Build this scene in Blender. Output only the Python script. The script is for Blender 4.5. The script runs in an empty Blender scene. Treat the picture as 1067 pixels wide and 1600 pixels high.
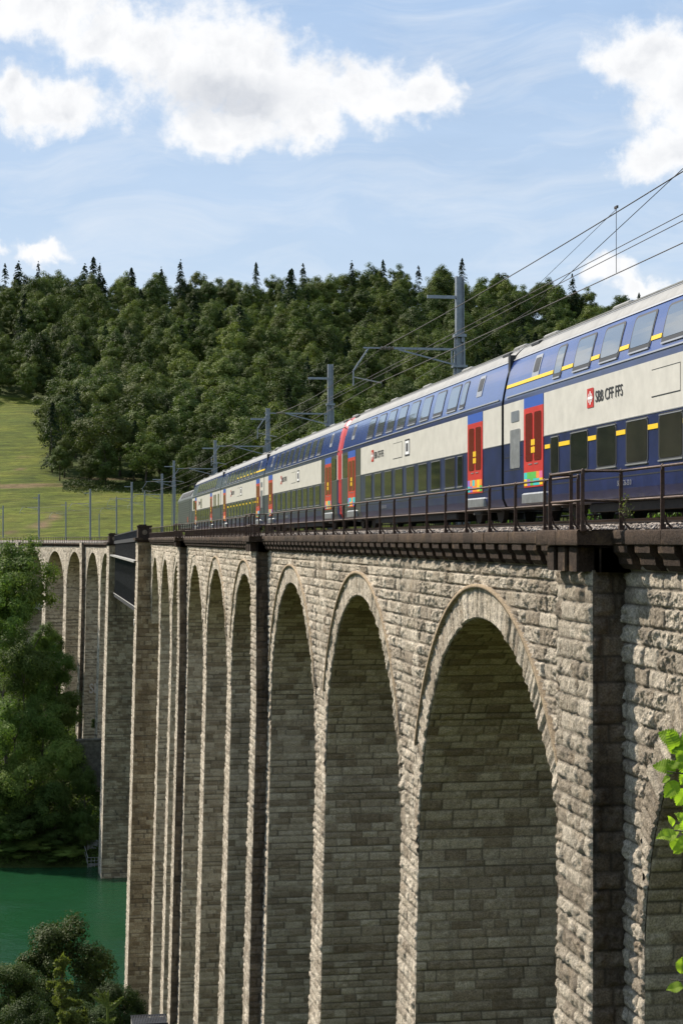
import bpy, math, random
import numpy as np
from mathutils import Vector, Matrix
SC = bpy.context.scene
COL = SC.collection
R_ = math.radians
F = 2640.0            # focal length in photo pixels
TH = R_(9.526)        # angle between the view axis and the viaduct
CT, ST = math.cos(TH), math.sin(TH)
HZ = 843.0            # horizon row of the photo

# ------------------------------------------------------------------ camera
cam = bpy.data.cameras.new('camera'); camo = bpy.data.objects.new('camera', cam); COL.objects.link(camo)
camo.location = (0, 0, 0); camo.rotation_euler = (R_(90), 0, -TH)
cam.sensor_fit = 'VERTICAL'; cam.sensor_height = 36; cam.lens = F/1600*36
cam.shift_y = (HZ-800)/1600; cam.clip_start = .2; cam.clip_end = 9000
SC.camera = camo
SC.view_settings.view_transform = 'Standard'; SC.view_settings.look = 'None'
SC.view_settings.exposure = 0.56; SC.view_settings.gamma = 1

# ------------------------------------------------------------------ sun and sky
SUN_AZ = R_(-43)      # from +Y, negative = left
SUN_EL = R_(42)
sd = Vector((math.sin(SUN_AZ)*math.cos(SUN_EL), math.cos(SUN_AZ)*math.cos(SUN_EL), math.sin(SUN_EL)))
sl = bpy.data.lights.new('sun', 'SUN'); sl.energy = 5.0; sl.angle = R_(.5); sl.color = (1, .91, .78)
so = bpy.data.objects.new('sun', sl); COL.objects.link(so); so.rotation_euler = sd.to_track_quat('Z', 'Y').to_euler()

class NT:
    """small helper round a node tree"""
    def __init__(s, nt): s.nt = nt; s.n = nt.nodes; s.l = nt.links
    def node(s, t, **kw):
        n = s.n.new(t)
        for k, v in kw.items(): setattr(n, k, v)
        return n
    def link(s, a, b): s.l.new(a, b)
    def put(s, sock, v):
        if isinstance(v, bpy.types.NodeSocket): s.l.new(v, sock)
        else: sock.default_value = v
    def math(s, op, a, b=None, c=None, clamp=False):
        n = s.n.new('ShaderNodeMath'); n.operation = op; n.use_clamp = clamp
        s.put(n.inputs[0], a)
        if b is not None: s.put(n.inputs[1], b)
        if c is not None: s.put(n.inputs[2], c)
        return n.outputs[0]
    def vmath(s, op, a, b=None):
        n = s.n.new('ShaderNodeVectorMath'); n.operation = op
        s.put(n.inputs[0], a)
        if b is not None: s.put(n.inputs[1], b)
        return n.outputs[0]
    def comb(s, x, y, z):
        n = s.n.new('ShaderNodeCombineXYZ')
        for i, v in enumerate((x, y, z)): s.put(n.inputs[i], v)
        return n.outputs[0]
    def noise(s, vec, scale, detail=4, rough=.55, dist=0, out='Fac'):
        n = s.n.new('ShaderNodeTexNoise'); s.put(n.inputs['Vector'], vec)
        n.inputs['Scale'].default_value = scale; n.inputs['Detail'].default_value = detail
        n.inputs['Roughness'].default_value = rough; n.inputs['Distortion'].default_value = dist
        return n.outputs[out]
    def ramp(s, fac, stops, interp='LINEAR'):
        n = s.n.new('ShaderNodeValToRGB'); s.put(n.inputs[0], fac); r = n.color_ramp; r.interpolation = interp
        while len(r.elements) > 1: r.elements.remove(r.elements[0])
        r.elements[0].position = stops[0][0]; r.elements[0].color = (*stops[0][1], 1)
        for p, c in stops[1:]:
            e = r.elements.new(p); e.color = (*c, 1)
        return n.outputs[0]
    def mix(s, fac, a, b, mode='MIX'):
        n = s.n.new('ShaderNodeMix'); n.data_type = 'RGBA'; n.blend_type = mode
        s.put(n.inputs[0], fac)
        for i, v in ((6, a), (7, b)):
            if isinstance(v, tuple): v = (*v[:3], 1)
            s.put(n.inputs[i], v)
        return n.outputs[2]
    def maprange(s, v, a, b, c=0, d=1, smooth=False):
        n = s.n.new('ShaderNodeMapRange'); n.interpolation_type = 'SMOOTHSTEP' if smooth else 'LINEAR'
        for i, x in enumerate((v, a, b, c, d)): s.put(n.inputs[i], x)
        return n.outputs[0]
    def bump(s, h, strength, dist, normal=None):
        n = s.n.new('ShaderNodeBump'); s.put(n.inputs['Height'], h)
        n.inputs['Strength'].default_value = strength; n.inputs['Distance'].default_value = dist
        if normal: s.l.new(normal, n.inputs['Normal'])
        return n.outputs[0]

W = bpy.data.worlds.new('World'); SC.world = W; W.use_nodes = True
w = NT(W.node_tree); w.n.clear()
sky = w.node('ShaderNodeTexSky'); sky.sky_type = 'NISHITA'; sky.sun_disc = False
sky.sun_elevation = SUN_EL; sky.sun_rotation = SUN_AZ
sky.air_density = 1.0; sky.dust_density = 1.4; sky.ozone_density = 1.3; sky.altitude = 400
dirv = w.node('ShaderNodeTexCoord').outputs['Generated']
sep = w.node('ShaderNodeSeparateXYZ'); w.link(dirv, sep.inputs[0])
az = w.math('ARCTAN2', sep.outputs[0], sep.outputs[1]); el = w.math('ARCSINE', sep.outputs[2])
base = w.comb(az, el, 0.0)
def warp(vec, scale, amp, det):
    c = w.noise(vec, scale, det, .55, 0, 'Color')
    c = w.vmath('SUBTRACT', c, (.5, .5, .5)); sc_ = w.node('ShaderNodeVectorMath', operation='SCALE')
    w.link(c, sc_.inputs[0]); sc_.inputs['Scale'].default_value = amp
    return w.vmath('ADD', vec, sc_.outputs[0])
wv = warp(warp(base, 28, .030, 3), 110, .0105, 4)
CL = [(70,45,150,62),(190,90,110,60),(330,120,170,95),(440,160,120,80),(565,165,75,55),(665,165,58,42),(620,180,60,32),(350,218,110,40),
      (470,215,70,40),(85,195,110,46),(30,170,60,40),(1010,120,105,62),(1070,170,90,75),(1040,262,100,42),(1120,220,120,90),(945,430,50,28),
      (1000,458,60,22),(72,408,46,20),(-6,382,20,24),(-120,60,140,80),(1300,330,150,60),(-420,250,200,60),(1700,160,260,110),(-800,120,260,120)]
def field(vec):
    f = None
    for px, py, rx, ry in CL:
        a0 = (px-533)/F + TH; e0 = (HZ-py)/F
        m = w.node('ShaderNodeVectorMath', operation='SUBTRACT'); w.link(vec, m.inputs[0]); m.inputs[1].default_value = (a0, e0, 0)
        q = w.vmath('MULTIPLY', m.outputs[0], (F/rx, F/ry, 0))
        ln = w.node('ShaderNodeVectorMath', operation='LENGTH'); w.link(q, ln.inputs[0])
        v = w.math('SUBTRACT', 1.0, ln.outputs['Value'])
        f = v if f is None else w.math('SMOOTH_MAX', f, v, .25)
    return f
fld = field(wv)
fb = w.noise(base, 60, 8, .62)
dens = w.math('ADD', fld, w.math('MULTIPLY', w.math('SUBTRACT', fb, .5), 1.25))
mask = w.maprange(dens, -.16, .46, 0, 1, True)
# thickness toward the sun-side: grey heart of the big cloud
gr = w.node('ShaderNodeVectorMath', operation='SUBTRACT'); w.link(wv, gr.inputs[0]); gr.inputs[1].default_value = ((360-533)/F+TH, (HZ-165)/F, 0)
gl = w.node('ShaderNodeVectorMath', operation='LENGTH'); w.link(w.vmath('MULTIPLY', gr.outputs[0], (F/150, F/55, 0)), gl.inputs[0])
core = w.maprange(gl.outputs['Value'], 1.1, 0, 0, 1, True)
puff = w.noise(wv, 45, 6, .6)
shade = w.math('MULTIPLY', core, w.maprange(puff, .30, .70, .65, 1))
shade2 = w.maprange(w.noise(w.vmath('ADD', base, (.01, -.02, 0)), 38, 5, .55), .42, .68, 0, .45)
shade = w.math('MAXIMUM', shade, w.math('MULTIPLY', shade2, w.maprange(dens, .3, .9, 0, 1)))
rel = w.math('SUBTRACT', w.noise(w.vmath('ADD', wv, (-.009, .012, 0)), 24, 5, .55), w.noise(wv, 24, 5, .55))
shade = w.math('ADD', shade, w.maprange(rel, .0, .24, 0, .30), None, True)
ccol = w.mix(shade, (9.0, 9.05, 9.15), (5.0, 5.35, 6.0))
# thin veil of high cloud
veil = w.maprange(w.noise(w.vmath('MULTIPLY', base, (2.2, 9, 1)), 3.2, 6, .6, .4), .35, .75, .74, 1.0)
lp = w.mix(veil, sky.outputs[0], w.mix(w.maprange(el, .0, .32), (6.4, 7.5, 8.6), (4.1, 5.6, 7.9)))
str_ = w.noise(w.vmath('MULTIPLY', warp(base, 4, .10, 3), (3.0, 17, 1)), 2.6, 7, .62, .5)
lp = w.mix(w.maprange(str_, .44, .74, 0, .42), lp, (8.1, 8.4, 8.75))
skycol = w.mix(mask, lp, ccol)
bg = w.node('ShaderNodeBackground'); w.link(skycol, bg.inputs[0]); bg.inputs[1].default_value = .076
wo = w.node('ShaderNodeOutputWorld'); w.link(bg.outputs[0], wo.inputs[0])

# ------------------------------------------------------------------ helpers
def c2w(px, d, z=0.0):
    X = (px-533)/F*d
    return Vector((X*CT + d*ST, d*CT - X*ST, z))
def zat(y, d): return (HZ-y)/F*d
def setp(o, label=None, cat=None, group=None, kind=None):
    if label: o['label'] = label
    if cat: o['category'] = cat
    if group: o['group'] = group
    if kind: o['kind'] = kind
    return o
def empty(name, loc, label, cat, group=None, rz=0):
    o = bpy.data.objects.new(name, None); COL.objects.link(o); o.location = loc; o.rotation_euler = (0, 0, rz)
    o.empty_display_size = .3
    return setp(o, label, cat, group)
def mesh_np(name, V, Fc, mats, mi=None, smooth=False, attr=None, quads=True):
    """V (n,3), Fc (m,k) arrays"""
    V = np.asarray(V, dtype=np.float32); Fc = np.asarray(Fc, dtype=np.int32)
    me = bpy.data.meshes.new(name); k = Fc.shape[1]
    me.vertices.add(len(V)); me.vertices.foreach_set('co', V.ravel())
    me.loops.add(Fc.size); me.loops.foreach_set('vertex_index', Fc.ravel())
    me.polygons.add(len(Fc)); me.polygons.foreach_set('loop_start', np.arange(0, Fc.size, k, dtype=np.int32))
    me.polygons.foreach_set('loop_total', np.full(len(Fc), k, dtype=np.int32))
    if smooth: me.polygons.foreach_set('use_smooth', np.ones(len(Fc), dtype=bool))
    for m in (mats if isinstance(mats, (list, tuple)) else [mats]): me.materials.append(m)
    if mi is not None: me.polygons.foreach_set('material_index', np.asarray(mi, dtype=np.int32))
    if attr is not None:
        a = me.attributes.new('st', 'FLOAT_COLOR', 'POINT'); a.data.foreach_set('color', np.asarray(attr, dtype=np.float32).ravel())
    me.update(calc_edges=True)
    return me
def link(name, me, parent=None, wloc=False):
    """wloc: mesh is in world coordinates, parent sits unrotated at parent.location"""
    o = bpy.data.objects.new(name, me); COL.objects.link(o)
    if parent is not None:
        o.parent = parent
        if wloc:
            t = -Vector(parent.location)
            if parent.parent: t -= Vector(parent.parent.location)
            o.location = t
    return o

class MB:
    """mesh from python lists, several materials"""
    def __init__(s): s.v = []; s.f = []; s.m = []
    def poly(s, pts, m=0):
        b = len(s.v); s.v += [tuple(p) for p in pts]; s.f.append(tuple(range(b, b+len(pts)))); s.m.append(m)
    def box(s, a, b, m=0, M=None):
        x0, y0, z0 = a; x1, y1, z1 = b
        P = [(x0,y0,z0),(x1,y0,z0),(x1,y1,z0),(x0,y1,z0),(x0,y0,z1),(x1,y0,z1),(x1,y1,z1),(x0,y1,z1)]
        if M is not None: P = [tuple(M @ Vector(p)) for p in P]
        k = len(s.v); s.v += P
        for f in ((0,3,2,1),(4,5,6,7),(0,1,5,4),(1,2,6,5),(2,3,7,6),(3,0,4,7)): s.f.append(tuple(k+i for i in f)); s.m.append(m)
    def bbox(s, a, b, bev, m=0, M=None):
        """box with chamfered vertical/top edges"""
        x0, y0, z0 = a; x1, y1, z1 = b; e = bev
        lo = [(x0+e,y0,z0),(x1-e,y0,z0),(x1,y0+e,z0),(x1,y1-e,z0),(x1-e,y1,z0),(x0+e,y1,z0),(x0,y1-e,z0),(x0,y0+e,z0)]
        mid = [(x, y, z1-e) for x, y, _ in lo]
        cx, cy = (x0+x1)/2, (y0+y1)/2
        fx = (x1-x0-2*e)/(x1-x0); fy = (y1-y0-2*e)/(y1-y0)
        top = [(cx+(x-cx)*fx, cy+(y-cy)*fy, z1) for x, y, _ in lo]
        P = lo+mid+top
        if M is not None: P = [tuple(M @ Vector(p)) for p in P]
        k = len(s.v); s.v += P
        for r in (0, 8):
            for i in range(8): s.f.append((k+r+i, k+r+(i+1) % 8, k+r+8+(i+1) % 8, k+r+8+i)); s.m.append(m)
        s.f.append(tuple(k+16+i for i in range(8))); s.m.append(m)
        s.f.append(tuple(k+7-i for i in range(8))); s.m.append(m)
    def tube(s, pts, r, n=6, m=0, caps=True):
        pts = [Vector(p) for p in pts]; rs = r if isinstance(r, (list, tuple)) else [r]*len(pts)
        k = len(s.v); up0 = None
        for i, p in enumerate(pts):
            t = (pts[min(i+1, len(pts)-1)] - pts[max(i-1, 0)]).normalized()
            a = up0 if up0 is not None else (Vector((0,0,1)) if abs(t.z) < .9 else Vector((1,0,0)))
            u = (a - t*a.dot(t)).normalized(); up0 = u; v = t.cross(u)
            for j in range(n):
                an = 2*math.pi*j/n; s.v.append(tuple(p + (u*math.cos(an) + v*math.sin(an))*rs[i]))
        for i in range(len(pts)-1):
            for j in range(n):
                s.f.append((k+i*n+j, k+i*n+(j+1) % n, k+(i+1)*n+(j+1) % n, k+(i+1)*n+j)); s.m.append(m)
        if caps:
            s.f.append(tuple(k+n-1-j for j in range(n))); s.m.append(m)
            b = k+(len(pts)-1)*n; s.f.append(tuple(b+j for j in range(n))); s.m.append(m)
    def beam(s, a, b, w_, h_, m=0):
        a = Vector(a); b = Vector(b); t = (b-a); L = t.length; t.normalize()
        up = Vector((0,0,1)) if abs(t.z) < .95 else Vector((0,1,0))
        x = t.cross(up).normalized(); z = x.cross(t)
        M = Matrix(((x.x,t.x,z.x,a.x),(x.y,t.y,z.y,a.y),(x.z,t.z,z.z,a.z),(0,0,0,1)))
        s.box((-w_/2, 0, -h_/2), (w_/2, L, h_/2), m, M)
    def mesh(s, name, mats, smooth=False):
        me = bpy.data.meshes.new(name); me.from_pydata(s.v, [], s.f)
        for m in (mats if isinstance(mats, (list, tuple)) else [mats]): me.materials.append(m)
        me.polygons.foreach_set('material_index', s.m)
        if smooth: me.polygons.foreach_set('use_smooth', [True]*len(s.f))
        me.update(); return me

def vnoise(x, y, seed=0):
    tab = np.random.RandomState(seed).rand(256, 256).astype(np.float32)
    xi = np.floor(x).astype(np.int64); yi = np.floor(y).astype(np.int64); fx = x-xi; fy = y-yi
    fx = fx*fx*(3-2*fx); fy = fy*fy*(3-2*fy); a = xi & 255; b = yi & 255; c = (xi+1) & 255; d = (yi+1) & 255
    return (tab[a, b]*(1-fx)+tab[c, b]*fx)*(1-fy) + (tab[a, d]*(1-fx)+tab[c, d]*fx)*fy
def fbm(x, y, seed=0, o=4, g=.55):
    r = 0; am = 1; t = 0
    for i in range(o):
        r = r + vnoise(x*2**i+i*17.3, y*2**i+i*9.1, seed+i)*am; t += am; am *= g
    return r/t

# ------------------------------------------------------------------ materials
def mat(name, col, rough=.6, metal=0, spec=.5, nscale=0, namp=0, bump=0, bscale=20, coat=0):
    m = bpy.data.materials.new(name); m.use_nodes = True; t = NT(m.node_tree); p = t.n['Principled BSDF']
    p.inputs['Base Color'].default_value = (*col, 1); p.inputs['Roughness'].default_value = rough
    p.inputs['Metallic'].default_value = metal; p.inputs['Specular IOR Level'].default_value = spec
    p.inputs['Coat Weight'].default_value = coat; p.inputs['Coat Roughness'].default_value = .08
    co = t.node('ShaderNodeTexCoord').outputs['Object']
    if namp:
        n = t.noise(co, nscale, 6, .6)
        f = t.maprange(n, .3, .7, 1-namp, 1+namp)
        t.link(t.mix(1.0, tuple(col), t.comb(f, f, f), 'MULTIPLY'), p.inputs['Base Color'])
    if bump:
        t.link(t.bump(t.noise(co, bscale, 5, .6), bump, .02), p.inputs['Normal'])
    return m
def stone_mat(name, ramp, mortar, dirt_shade, dirtamt, fine=1.0, rough=.9, var=.35):
    m = bpy.data.materials.new(name); m.use_nodes = True; t = NT(m.node_tree); p = t.n['Principled BSDF']
    p.inputs['Roughness'].default_value = rough; p.inputs['Specular IOR Level'].default_value = .2
    at = t.node('ShaderNodeAttribute'); at.attribute_name = 'st'
    sx = t.node('ShaderNodeSeparateColor'); t.link(at.outputs['Color'], sx.inputs[0])
    pos = t.node('ShaderNodeNewGeometry').outputs['Position']
    c = t.ramp(sx.outputs[0], ramp)
    n1 = t.noise(pos, 5.5, 8, .66); n2 = t.noise(pos, 26, 5, .6); n3 = t.noise(pos, .35, 4, .6)
    f = t.maprange(n1, .3, .7, 1-var, 1+var); f = t.math('MULTIPLY', f, t.maprange(n2, .32, .68, .55, 1.30))
    f = t.math('MULTIPLY', f, t.maprange(n3, .3, .7, .84, 1.12))
    c = t.mix(1.0, c, t.comb(f, f, f), 'MULTIPLY')
    # warm ochre staining in patches, stone-scale
    c = t.mix(t.maprange(t.noise(pos, 1.7, 6, .7), .55, .75, 0, .45), c, (.30, .20, .11))
    c = t.mix(sx.outputs[1], c, mortar)
    strk = t.noise(t.vmath('MULTIPLY', pos, (1.6, 1.6, .12)), 1.3, 6, .65)
    d = t.math('ADD', t.math('MULTIPLY', sx.outputs[2], t.maprange(n1, .35, .6, .55, 1.0)), t.maprange(strk, .56, .78, 0, dirtamt))
    c = t.mix(t.math('MINIMUM', d, .93), c, dirt_shade)  # one dark tone for soiling and for shade put into the colour
    t.link(c, p.inputs['Base Color'])
    h = t.math('ADD', t.noise(pos, 7, 9, .74), t.math('MULTIPLY', t.noise(pos, 30, 6, .7), .35))
    t.link(t.bump(h, 1.0, .13*fine), p.inputs['Normal'])
    return m
M = {}
M['stone'] = stone_mat('limestone', [(0, (.36,.30,.23)), (.35, (.56,.485,.385)), (.7, (.72,.635,.515)), (1, (.46,.395,.305))], (.17,.145,.115), (.045,.038,.03), .18, var=.42)
M['stone_river'] = stone_mat('brown_river_pier_stone', [(0, (.23,.16,.09)), (.4, (.38,.28,.165)), (.75, (.52,.41,.26)), (1, (.30,.22,.13))], (.11,.085,.06), (.035,.028,.02), .45)
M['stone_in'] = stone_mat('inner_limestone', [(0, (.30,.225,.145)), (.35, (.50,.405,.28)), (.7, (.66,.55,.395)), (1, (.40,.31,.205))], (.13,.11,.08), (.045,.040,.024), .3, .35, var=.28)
M['stone_pil'] = stone_mat('weathered_shaded_limestone', [(0, (.22,.165,.115)), (.4, (.34,.26,.185)), (.75, (.46,.365,.265)), (1, (.28,.215,.155))], (.12,.10,.08), (.028,.024,.02), .55)  # weathered stone with the shade of the near faces put into its colour
M['coping'] = stone_mat('brown_coping_stone', [(0, (.045,.030,.022)), (.5, (.07,.046,.032)), (1, (.095,.063,.043))], (.05,.04,.03), (.02,.017,.014), .4, .5)
M['moulding'] = stone_mat('tan_moulding_stone', [(0, (.34,.26,.17)), (1, (.40,.31,.21))], (.3,.25,.18), (.1,.08,.06), .2, .3)
M['concrete'] = mat('concrete', (.22,.21,.19), .85, nscale=2, namp=.3, bump=.3)
M['rust'] = mat('rusty_iron', (.075,.045,.033), .55, .35, nscale=9, namp=.5, bump=.5, bscale=45)
M['steel'] = mat('galvanised_steel', (.30,.32,.35), .42, .75, nscale=6, namp=.18)
M['steel_dark'] = mat('painted_truss_steel', (.040,.041,.046), .7, 0, .25, nscale=3, namp=.3)
M['steel_pale'] = mat('pale_galvanised_walkway', (.36,.35,.33), .6, .3, nscale=5, namp=.25)
M['mossy'] = mat('mossy_dark_concrete', (.075,.072,.055), .9, nscale=1.5, namp=.5, bump=.5)
M['insul'] = mat('brown_porcelain', (.10,.085,.075), .25)
M['wire'] = mat('copper_wire', (.07,.06,.055), .5, .6)
M['blue'] = mat('blue_train_paint', (.026,.056,.23), .22, spec=.6, coat=.7, nscale=.8, namp=.2)
M['navy'] = mat('navy_train_paint', (.014,.022,.085), .28, spec=.5, coat=.35, nscale=1.5, namp=.3)
M['white'] = mat('white_train_paint', (.56,.54,.49), .4, coat=.1, nscale=2.2, namp=.10)
M['greyroof'] = mat('grey_roof_paint', (.205,.205,.20), .55, nscale=2.5, namp=.22)
M['red'] = mat('red_train_paint', (.52,.035,.03), .35, coat=.3, nscale=2, namp=.12)
M['darkred'] = mat('dark_red_glass', (.13,.018,.016), .15, spec=.8)
M['yellow'] = mat('yellow_paint', (.80,.52,.02), .4)
M['glass'] = mat('dark_train_glass', (.010,.013,.014), .05, spec=.5)
_t = NT(M['glass'].node_tree); _oi = _t.node('ShaderNodeObjectInfo'); _n = _t.noise(_t.node('ShaderNodeTexCoord').outputs['Object'], 1.3, 3, .6)
_t.link(_t.ramp(_t.math('ADD', _t.math('MULTIPLY', _oi.outputs['Random'], .6), _t.math('MULTIPLY', _n, .5)), [(.1, (.005,.007,.008)), (.5, (.012,.015,.014)), (.9, (.034,.033,.027))]), _t.n['Principled BSDF'].inputs['Base Color'])
M['glass_up'] = mat('upper_deck_glass', (.30,.34,.38), .03, spec=.8, metal=.75)
M['frame'] = mat('window_rubber', (.018,.019,.022), .5)
M['trim'] = mat('aluminium_trim', (.45,.45,.46), .35, .7)
M['charcoal'] = mat('charcoal_paint', (.045,.05,.055), .35, coat=.3)
M['loco'] = mat('dark_green_grey_paint', (.060,.072,.068), .45, nscale=2, namp=.25)
M['under'] = mat('underframe_grime', (.022,.019,.017), .8, nscale=4, namp=.5)
M['silver'] = mat('silver_step_casing', (.26,.27,.28), .4, .5, nscale=5, namp=.3)
M['black'] = mat('black_lettering', (.03,.03,.035), .5)
M['whitesign'] = mat('white_sign', (.8,.8,.8), .5)
M['bluesign'] = mat('blue_header', (.03,.09,.38), .4)
M['wood'] = mat('bark', (.09,.07,.05), .9, nscale=6, namp=.4, bump=.6, bscale=18)
M['sleeper'] = mat('sleeper_concrete', (.16,.14,.12), .9, nscale=5, namp=.3)
M['railtop'] = mat('rail_steel', (.16,.10,.07), .4, .6)
M['teal'] = mat('sticker_teal', (.03,.45,.45), .5); M['green'] = mat('sticker_green', (.08,.40,.06), .5)
M['orange'] = mat('sticker_orange', (.75,.22,.03), .5); M['pink'] = mat('sticker_pink', (.6,.12,.25), .5); M['violet'] = mat('sticker_violet', (.25,.12,.45), .5)

def leafmat(name, a, b, c, tr=.32, hue=1.0):
    m = bpy.data.materials.new(name); m.use_nodes = True; t = NT(m.node_tree); t.n.clear()
    at = t.node('ShaderNodeAttribute'); at.attribute_name = 'st'
    sx = t.node('ShaderNodeSeparateColor'); t.link(at.outputs['Color'], sx.inputs[0])
    oi = t.node('ShaderNodeObjectInfo')
    k = t.math('ADD', t.math('MULTIPLY', sx.outputs[0], .40), t.math('MULTIPLY', oi.outputs['Random'], .60))
    col = t.ramp(k, [(0, a), (.5, b), (1, c)])
    r2 = t.math('FRACT', t.math('MULTIPLY', oi.outputs['Random'], 17.3)); g = t.maprange(r2, 0, 1, .62, 1.38)
    col = t.mix(1.0, col, t.comb(g, g, g), 'MULTIPLY')
    d = t.node('ShaderNodeBsdfPrincipled'); t.link(col, d.inputs['Base Color']); d.inputs['Roughness'].default_value = .6
    d.inputs['Specular IOR Level'].default_value = .12
    tl = t.node('ShaderNodeBsdfTranslucent'); t.link(t.mix(1.0, col, (1.3, 1.5, .6), 'MULTIPLY'), tl.inputs['Color'])
    ms = t.node('ShaderNodeMixShader'); ms.inputs[0].default_value = tr; t.link(d.outputs[0], ms.inputs[1]); t.link(tl.outputs[0], ms.inputs[2])
    o = t.node('ShaderNodeOutputMaterial'); t.link(ms.outputs[0], o.inputs[0])
    return m
M['leaf'] = leafmat('broadleaf_foliage', (.036,.058,.015), (.080,.108,.024), (.160,.180,.045), .18)
M['leaf_bank'] = leafmat('river_bank_foliage', (.050,.088,.021), (.090,.138,.030), (.165,.210,.050), .32)
M['leaf_slope'] = leafmat('dark_slope_foliage', (.026,.042,.012), (.040,.060,.014), (.070,.092,.020), .2)
M['needle'] = leafmat('conifer_needles', (.018,.036,.016), (.028,.050,.020), (.040,.062,.022), .15)
M['needle_pale'] = leafmat('young_spruce_needles', (.12,.15,.035), (.17,.19,.05), (.22,.24,.07), .3)
M['leaf_near'] = leafmat('fresh_hazel_leaf', (.16,.24,.03), (.22,.31,.04), (.30,.38,.05), .55)

# ground, water
def ground_mat():
    m = bpy.data.materials.new('meadow_grass'); m.use_nodes = True; t = NT(m.node_tree); p = t.n['Principled BSDF']
    p.inputs['Roughness'].default_value = .9; p.inputs['Specular IOR Level'].default_value = .15
    at = t.node('ShaderNodeAttribute'); at.attribute_name = 'st'
    sx = t.node('ShaderNodeSeparateColor'); t.link(at.outputs['Color'], sx.inputs[0])
    pos = t.node('ShaderNodeNewGeometry').outputs['Position']
    n = t.noise(pos, .045, 6, .65); n2 = t.noise(t.vmath('MULTIPLY', pos, (.5, 1.0, 1.0)), .7, 6, .7)
    c = t.ramp(n, [(.3, (.080,.108,.013)), (.5, (.122,.146,.017)), (.7, (.170,.174,.026))])
    f = t.maprange(n2, .3, .7, .55, 1.35); c = t.mix(1.0, c, t.comb(f, f, f), 'MULTIPLY')
    c = t.mix(sx.outputs[2], c, (.070,.095,.022))      # rank bank vegetation / forest floor
    soil = t.math('MULTIPLY', sx.outputs[1], t.maprange(n2, .4, .55, .5, 1))
    c = t.mix(soil, c, (.24,.15,.09))
    t.link(c, p.inputs['Base Color'])
    terr = t.noise(t.vmath('MULTIPLY', pos, (.22, 1.0, 1.0)), .30, 6, .68, .6)
    tf = t.maprange(terr, .40, .60, .68, 1.24); c = t.mix(1.0, c, t.comb(tf, tf, tf), 'MULTIPLY'); t.link(c, p.inputs['Base Color'])
    t.link(t.bump(t.math('ADD', terr, t.math('MULTIPLY', t.noise(pos, 2.2, 5, .7), .5)), 1.0, 1.6), p.inputs['Normal'])
    return m
M['ground'] = ground_mat()
def water_mat():
    m = bpy.data.materials.new('river_water'); m.use_nodes = True; t = NT(m.node_tree); p = t.n['Principled BSDF']
    pos = t.node('ShaderNodeNewGeometry').outputs['Position']
    c = t.ramp(t.noise(t.vmath('MULTIPLY', pos, (1, .35, 1)), .03, 4), [(.35, (.007,.039,.015)), (.65, (.012,.056,.022))])
    t.link(c, p.inputs['Base Color']); p.inputs['Roughness'].default_value = .07; p.inputs['IOR'].default_value = 1.33
    p.inputs['Specular IOR Level'].default_value = .33
    h = t.math('ADD', t.noise(t.vmath('MULTIPLY', pos, (.6, 1.4, 1)), .55, 5, .6), t.math('MULTIPLY', t.noise(pos, 2.6, 4, .6), .3))
    amp = t.maprange(t.noise(pos, .05, 3), .38, .62, .25, 1.0)
    t.link(t.bump(t.math('MULTIPLY', h, amp), .9, .55), p.inputs['Normal'])
    return m
M['water'] = water_mat()

# ------------------------------------------------------------------ terrain
WATER = -57.0
pd = np.array([-400,-60,  0,  30, 100, 150, 196, 204, 286, 293, 296, 306, 345, 375, 420, 470, 560, 760,  960, 1060, 1500, 4000.])
pz = np.array([ 60, 6,-1.75,-10.9,-30.5,-44,-56.5,-61, -61, -58,-54.5, -44, -32, -24, -5.,  2.5, 17., 62.5, 128, 138,  110,   40.])
def terr(x, y):
    x = np.asarray(x, float); y = np.asarray(y, float)
    d = y*CT + x*ST; X = x*CT - y*ST
    z = np.interp(d, pd, pz)
    px = 533 + F*X/np.maximum(d, 300)
    g = np.interp(px, [-2500,-400,0,300,720,860,1000,1150,1500,3000], [.8,1.0,1.0,1.0,1.01,.955,.87,.74,.6,.5])
    z = np.where(d > 480, 2.8+(z-2.8)*g, z)
    z = z + np.where(d > 300, (fbm(x*.012, y*.012, 5, 3)-.5)*np.interp(d, [300,450,560,900], [1, 2.0, 5, 12]), 0)
    z = z + (fbm(x*.15, y*.15, 9, 3)-.5)*np.interp(d, [0,30,205,206,290,300], [.1,.8,.8,0,0,.9])
    # the cutting slope to the right of the railway, climbing above the deck
    z = np.where((x > 24) & (d < 160), np.maximum(z, z + np.clip((x-24)*.5, 0, 24)*np.interp(d, [0,90,150], [1,.7,0])), z)
    return z
gx = np.concatenate([np.arange(-3000,-400,80), np.arange(-400,-160,8), np.arange(-160,420,3.0), np.arange(420,620,8), np.arange(620,3400,80)])
gy = np.concatenate([np.arange(-400,-20,20), np.arange(-20,480,3.2), np.arange(480,800,3.0), np.arange(800,1100,8), np.arange(1100,4200,90)])
GX, GY = np.meshgrid(gx, gy, indexing='ij'); GZ = terr(GX, GY)
def grid_faces(n, m, off=0):
    i = np.arange(n*m).reshape(n, m)
    return np.stack([i[:-1,:-1].ravel(), i[1:,:-1].ravel(), i[1:,1:].ravel(), i[:-1,1:].ravel()], 1)+off
D_ = GY*CT+GX*ST; PX_ = 533+F*(GX*CT-GY*ST)/np.maximum(D_, 10)
YP = HZ - GZ/np.maximum(D_, 10)*F
soil = np.zeros_like(GX)
near = (D_ > 440) & (D_ < 800)
for cx, cy, rx, ry in ((60,758,70,2),(15,761,40,2),(160,748,50,1.5),(62,822,12,4),(68,819,6,5),(20,832,8,3),(85,808,10,5),(40,714,6,2),(35,733,6,2)):
    soil = np.maximum(soil, np.where(near, np.clip(1.5-np.sqrt(((PX_-cx)/rx)**2+((YP-cy)/ry)**2), 0, 1), 0))
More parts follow.
